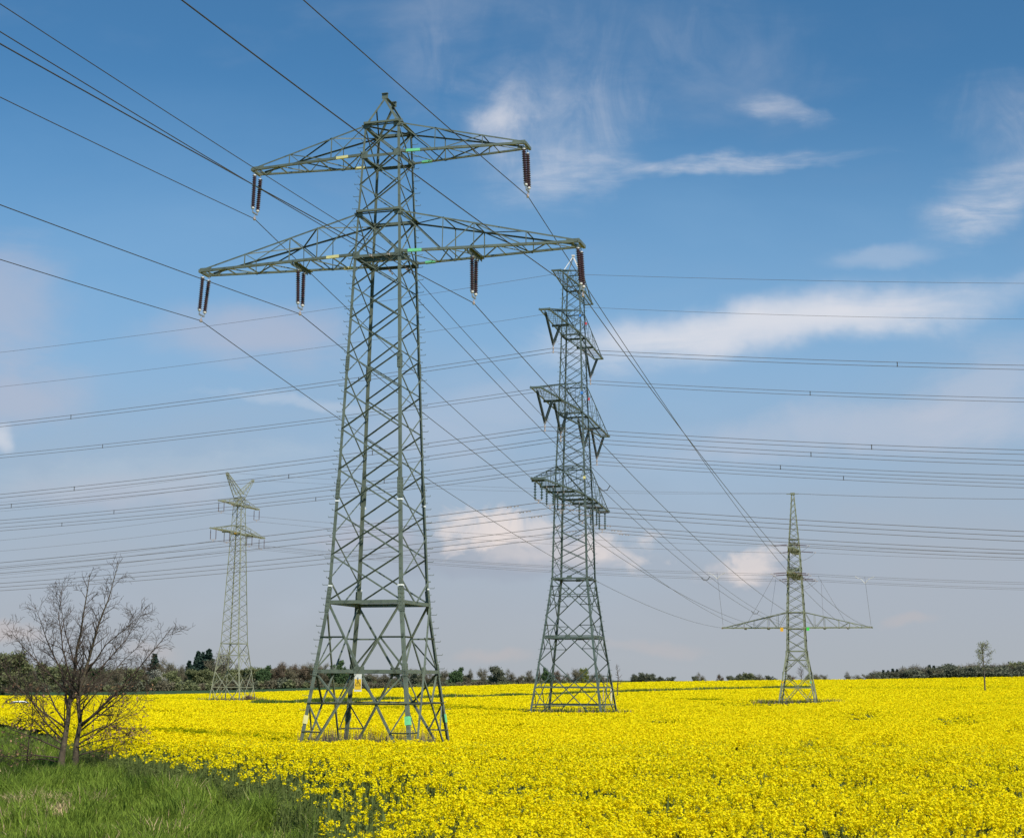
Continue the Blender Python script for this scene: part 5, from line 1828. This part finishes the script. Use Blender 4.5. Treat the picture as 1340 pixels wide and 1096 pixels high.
# ------------------------------------------------------------------ light and sky
SUN_DIR = Vector((.38, -.62, .68)).normalized()
sun = bpy.data.lights.new('sun', 'SUN'); sun.energy = 4.2; sun.angle = R_(.55); sun.color = (1.0, .955, .88)
so = bpy.data.objects.new('sun', sun); so.rotation_euler = SUN_DIR.to_track_quat('Z', 'Y').to_euler(); col.objects.link(so)
so.location = (-60, -60, 120)

world = bpy.data.worlds.new('World'); scene.world = world; world.use_nodes = True
nt = world.node_tree; N = nt.nodes; L = nt.links
bg = N['Background']
sky = N.new('ShaderNodeTexSky'); sky.sky_type = 'NISHITA'; sky.sun_disc = False
sky.sun_elevation = math.asin(SUN_DIR.z); sky.sun_rotation = math.atan2(SUN_DIR.x, SUN_DIR.y)
sky.air_density = 1.0; sky.dust_density = .6; sky.ozone_density = 2.2
SKY_STRENGTH = .095


def node(t, **kw):
    n = N.new(t)
    for k, v in kw.items():
        setattr(n, k, v)
    return n


def mathn(op, a, b=None, clamp=False):
    n = node('ShaderNodeMath', operation=op, use_clamp=clamp)
    for i, q in enumerate((a, b)):
        if q is None:
            continue
        if isinstance(q, (int, float)):
            n.inputs[i].default_value = q
        else:
            L.new(q, n.inputs[i])
    return n.outputs[0]


def sstep(v, a, b, lo=0.0, hi=1.0):
    n = node('ShaderNodeMapRange', interpolation_type='SMOOTHSTEP')
    L.new(v, n.inputs[0]); n.inputs[1].default_value = a; n.inputs[2].default_value = b; n.inputs[3].default_value = lo; n.inputs[4].default_value = hi
    return n.outputs[0]


tc = node('ShaderNodeTexCoord')
sep = node('ShaderNodeSeparateXYZ'); L.new(tc.outputs['Generated'], sep.inputs[0])
yy = mathn('MAXIMUM', sep.outputs['Y'], .06)
PX = mathn('DIVIDE', sep.outputs['X'], yy); PZ = mathn('DIVIDE', sep.outputs['Z'], yy)
cmb = node('ShaderNodeCombineXYZ'); L.new(PX, cmb.inputs[0]); L.new(PZ, cmb.inputs[1])
P2 = cmb.outputs[0]
PRAW = P2


def noise(scale, detail=6, rough=.6, sx=1.0, sy=1.0, rot=0.0, off=0.0, dist=0.0):
    mp = node('ShaderNodeMapping'); L.new(P2, mp.inputs[0]); mp.inputs['Scale'].default_value = (sx, sy, 1); mp.inputs['Rotation'].default_value = (0, 0, rot); mp.inputs['Location'].default_value = (off, off * .7, 0)
    n = node('ShaderNodeTexNoise'); n.inputs['Scale'].default_value = scale; n.inputs['Detail'].default_value = detail; n.inputs['Roughness'].default_value = rough; n.inputs['Distortion'].default_value = dist
    L.new(mp.outputs[0], n.inputs['Vector'])
    return n.outputs['Fac']


n_wisp = noise(9, 7, .62, 1.0, 2.6, R_(8), 1.3, .6)
n_fine = noise(30, 6, .62, 1.0, 2.2, R_(10), 4.1, .4)
n_puff = noise(24, 6, .55, 1.0, 1.5, 0, 7.7, .2)
n_fib = noise(26, 9, .66, .55, 2.6, R_(-7), 2.2, .5)
n_plume = noise(17, 8, .62, 1.5, .8, R_(-32), 5.5, 1.2)
n_lump = noise(34, 7, .6, 1.0, 1.4, 0, 3.3, .5)
n_veil = noise(5, 5, .55, 1.0, 2.0, R_(6), 9.4, .3)

BLUE_SCALE = 1.0
# horizon veil: thin high cloud that grows denser towards the ground
skyc = node('ShaderNodeVectorMath', operation='MULTIPLY'); L.new(sky.outputs[0], skyc.inputs[0]); skyc.inputs[1].default_value = (SKY_STRENGTH * .46, SKY_STRENGTH * .87, SKY_STRENGTH * 1.05)
cur = skyc.outputs[0]


def over(fac, rgb):
    global cur
    m = node('ShaderNodeMix', data_type='RGBA'); L.new(fac, m.inputs[0]); L.new(cur, m.inputs[6]); m.inputs[7].default_value = (*rgb, 1)
    cur = m.outputs[2]


def warp(v, scale, amt):
    n = node('ShaderNodeTexNoise'); n.inputs['Scale'].default_value = scale; n.inputs['Detail'].default_value = 5; n.inputs['Roughness'].default_value = .6
    L.new(PRAW, n.inputs['Vector'])
    a = node('ShaderNodeVectorMath', operation='SUBTRACT'); L.new(n.outputs['Color'], a.inputs[0]); a.inputs[1].default_value = (.5, .5, .5)
    b = node('ShaderNodeVectorMath', operation='MULTIPLY'); L.new(a.outputs[0], b.inputs[0]); b.inputs[1].default_value = (amt, amt * .6, 0)
    c = node('ShaderNodeVectorMath', operation='ADD'); L.new(v, c.inputs[0]); L.new(b.outputs[0], c.inputs[1])
    return c.outputs[0]


P2 = warp(warp(P2, 6, .10), 26, .014)
pz_w = mathn('ADD', PZ, mathn('MULTIPLY', mathn('SUBTRACT', n_veil, .5), .10))
over(sstep(pz_w, .44, .16, 0, .80), (.245, .415, .62))
over(sstep(pz_w, .27, .03, 0, .92), (.370, .402, .458))
over(sstep(PZ, .07, -.01, 0, .75), (.37, .395, .42))


def pt(u, v):
    d = ray(u, v); return d.x, d.z


def cloud(u, v, rx, ry, ang, amp, nz, k, rgb, soft=(.25, .8), fib=None):
    cx, cy = pt(u, v)
    mp = node('ShaderNodeMapping', vector_type='TEXTURE'); L.new(P2, mp.inputs[0])
    mp.inputs['Location'].default_value = (cx, cy, 0); mp.inputs['Rotation'].default_value = (0, 0, R_(ang)); mp.inputs['Scale'].default_value = (rx / F_PX, ry / F_PX, 1)
    ln = node('ShaderNodeVectorMath', operation='LENGTH'); L.new(mp.outputs[0], ln.inputs[0])
    fall = sstep(ln.outputs['Value'], 0.0, 1.9, 1.0, 0.0)
    s = mathn('ADD', fall, mathn('MULTIPLY', mathn('SUBTRACT', nz, .5), k))
    f = mathn('MULTIPLY', sstep(s, soft[0] - .12, soft[1] + .3), amp)
    if fib:
        f = mathn('MULTIPLY', f, sstep(fib, .30, .74, .28, 1.0))
    # stays inside its own envelope
    f = mathn('MULTIPLY', f, sstep(ln.outputs['Value'], 1.2, 2.3, 1.0, 0.0))
    over(f, rgb)


WH = (.70, .69, .72); PK = (.46, .45, .52); CR = (.74, .66, .63)
cloud(1040, 418, 310, 34, 7, .62, n_wisp, .8, WH, (.15, .9))
cloud(1000, 425, 230, 26, 6, .60, n_fib, .6, WH, (.2, .9))
cloud(860, 455, 100, 34, 14, .45, n_fine, .9, WH, (.2, .9), n_fib)
cloud(1200, 395, 160, 44, 4, .40, n_wisp, 1.2, WH, (.25, .9), n_fib)
cloud(655, 165, 50, 40, 60, .62, n_fine, .9, WH, (.25, 1.0), n_plume)
cloud(715, 160, 100, 130, -62, .34, n_wisp, 1.2, WH, (.25, 1.0), n_plume)
cloud(735, 228, 80, 40, 20, .60, n_fine, .9, WH, (.2, 1.0), n_fib)
cloud(565, 50, 60, 110, -15, .16, n_wisp, 1.0, WH, (.25, 1.0), n_plume)
cloud(930, 212, 185, 13, 6, .50, n_fib, .8, WH, (.2, .9), n_fib)
cloud(1030, 138, 70, 20, -4, .42, n_fine, 1.0, WH, (.25, .9), n_fib)
cloud(1305, 250, 95, 40, 20, .70, n_wisp, 1.0, WH, (.25, .9), n_fib)
cloud(1330, 165, 70, 90, 60, .28, n_wisp, 1.2, WH, (.25, 1.0), n_plume)
cloud(850, 60, 260, 90, 0, .12, n_wisp, 1.2, WH, (.2, 1.0), n_plume)
cloud(330, 445, 130, 46, 2, .55, n_wisp, .9, PK)
cloud(10, 400, 90, 90, 0, .50, n_wisp, 1.1, PK)
cloud(30, 525, 100, 36, 8, .50, n_wisp, .9, PK)
cloud(2, 573, 18, 16, 0, .5, n_puff, .5, WH)
cloud(390, 535, 120, 9, -6, .22, n_fine, 1.0, WH)
cloud(1150, 330, 90, 16, 8, .22, n_wisp, 1.2, WH)
cloud(1130, 565, 280, 36, 6, .45, n_wisp, 1.1, (.52, .53, .60))
cloud(1290, 500, 110, 50, 25, .45, n_wisp, 1.1, (.52, .53, .60))
cloud(620, 550, 180, 50, 14, .30, n_wisp, 1.2, (.50, .53, .62))
cloud(150, 640, 160, 24, 4, .40, n_wisp, 1.1, PK)
cloud(200, 620, 260, 30, 3, .3, n_fine, 1.2, (.46, .54, .62))
GR = (.33, .355, .42)
cloud(660, 722, 190, 26, 0, .55, n_wisp, .8, GR, (.2, .8))
cloud(990, 742, 80, 22, 0, .4, n_wisp, .8, GR, (.2, .8))
cloud(618, 686, 58, 28, 3, .72, n_lump, 2.4, CR, (.40, .72))
cloud(668, 692, 60, 24, 0, .60, n_lump, 2.8, CR, (.42, .80))
cloud(722, 722, 95, 24, 0, .40, n_puff, 2.4, CR, (.38, .8))
cloud(798, 714, 58, 27, 6, .58, n_lump, 2.6, CR, (.42, .78))
cloud(490, 705, 60, 24, 0, .40, n_lump, 2.2, PK, (.38, .8))
cloud(985, 732, 58, 25, 4, .64, n_lump, 2.5, CR, (.42, .75))
cloud(955, 742, 55, 18, 0, .35, n_puff, 2.2, CR, (.38, .8))
cloud(655, 742, 150, 13, 0, .45, n_puff, 1.5, (.30, .345, .43))
cloud(640, 846, 44, 9, 0, .35, n_puff, 1.0, (.50, .44, .43))
cloud(840, 850, 80, 9, 0, .30, n_puff, 1.2, (.50, .44, .43))
cloud(1205, 815, 34, 9, 0, .35, n_puff, 1.0, (.50, .44, .43))
cloud(8, 838, 50, 18, 0, .5, n_puff, .8, (.55, .46, .43))
cloud(200, 848, 40, 10, 0, .35, n_puff, .8, (.50, .44, .43))
over(sstep(n_veil, .50, .85, 0, .18), (.50, .53, .60))
L.new(cur, bg.inputs['Color']); bg.inputs['Strength'].default_value = 1.0

scene.view_settings.view_transform = 'Standard'
scene.view_settings.look = 'None'
scene.view_settings.exposure = 0.17
scene.view_settings.gamma = 1.0
scene.render.engine = 'CYCLES'
scene.cycles.max_bounces = 8
scene.cycles.transparent_max_bounces = 8
scene.cycles.use_denoising = True
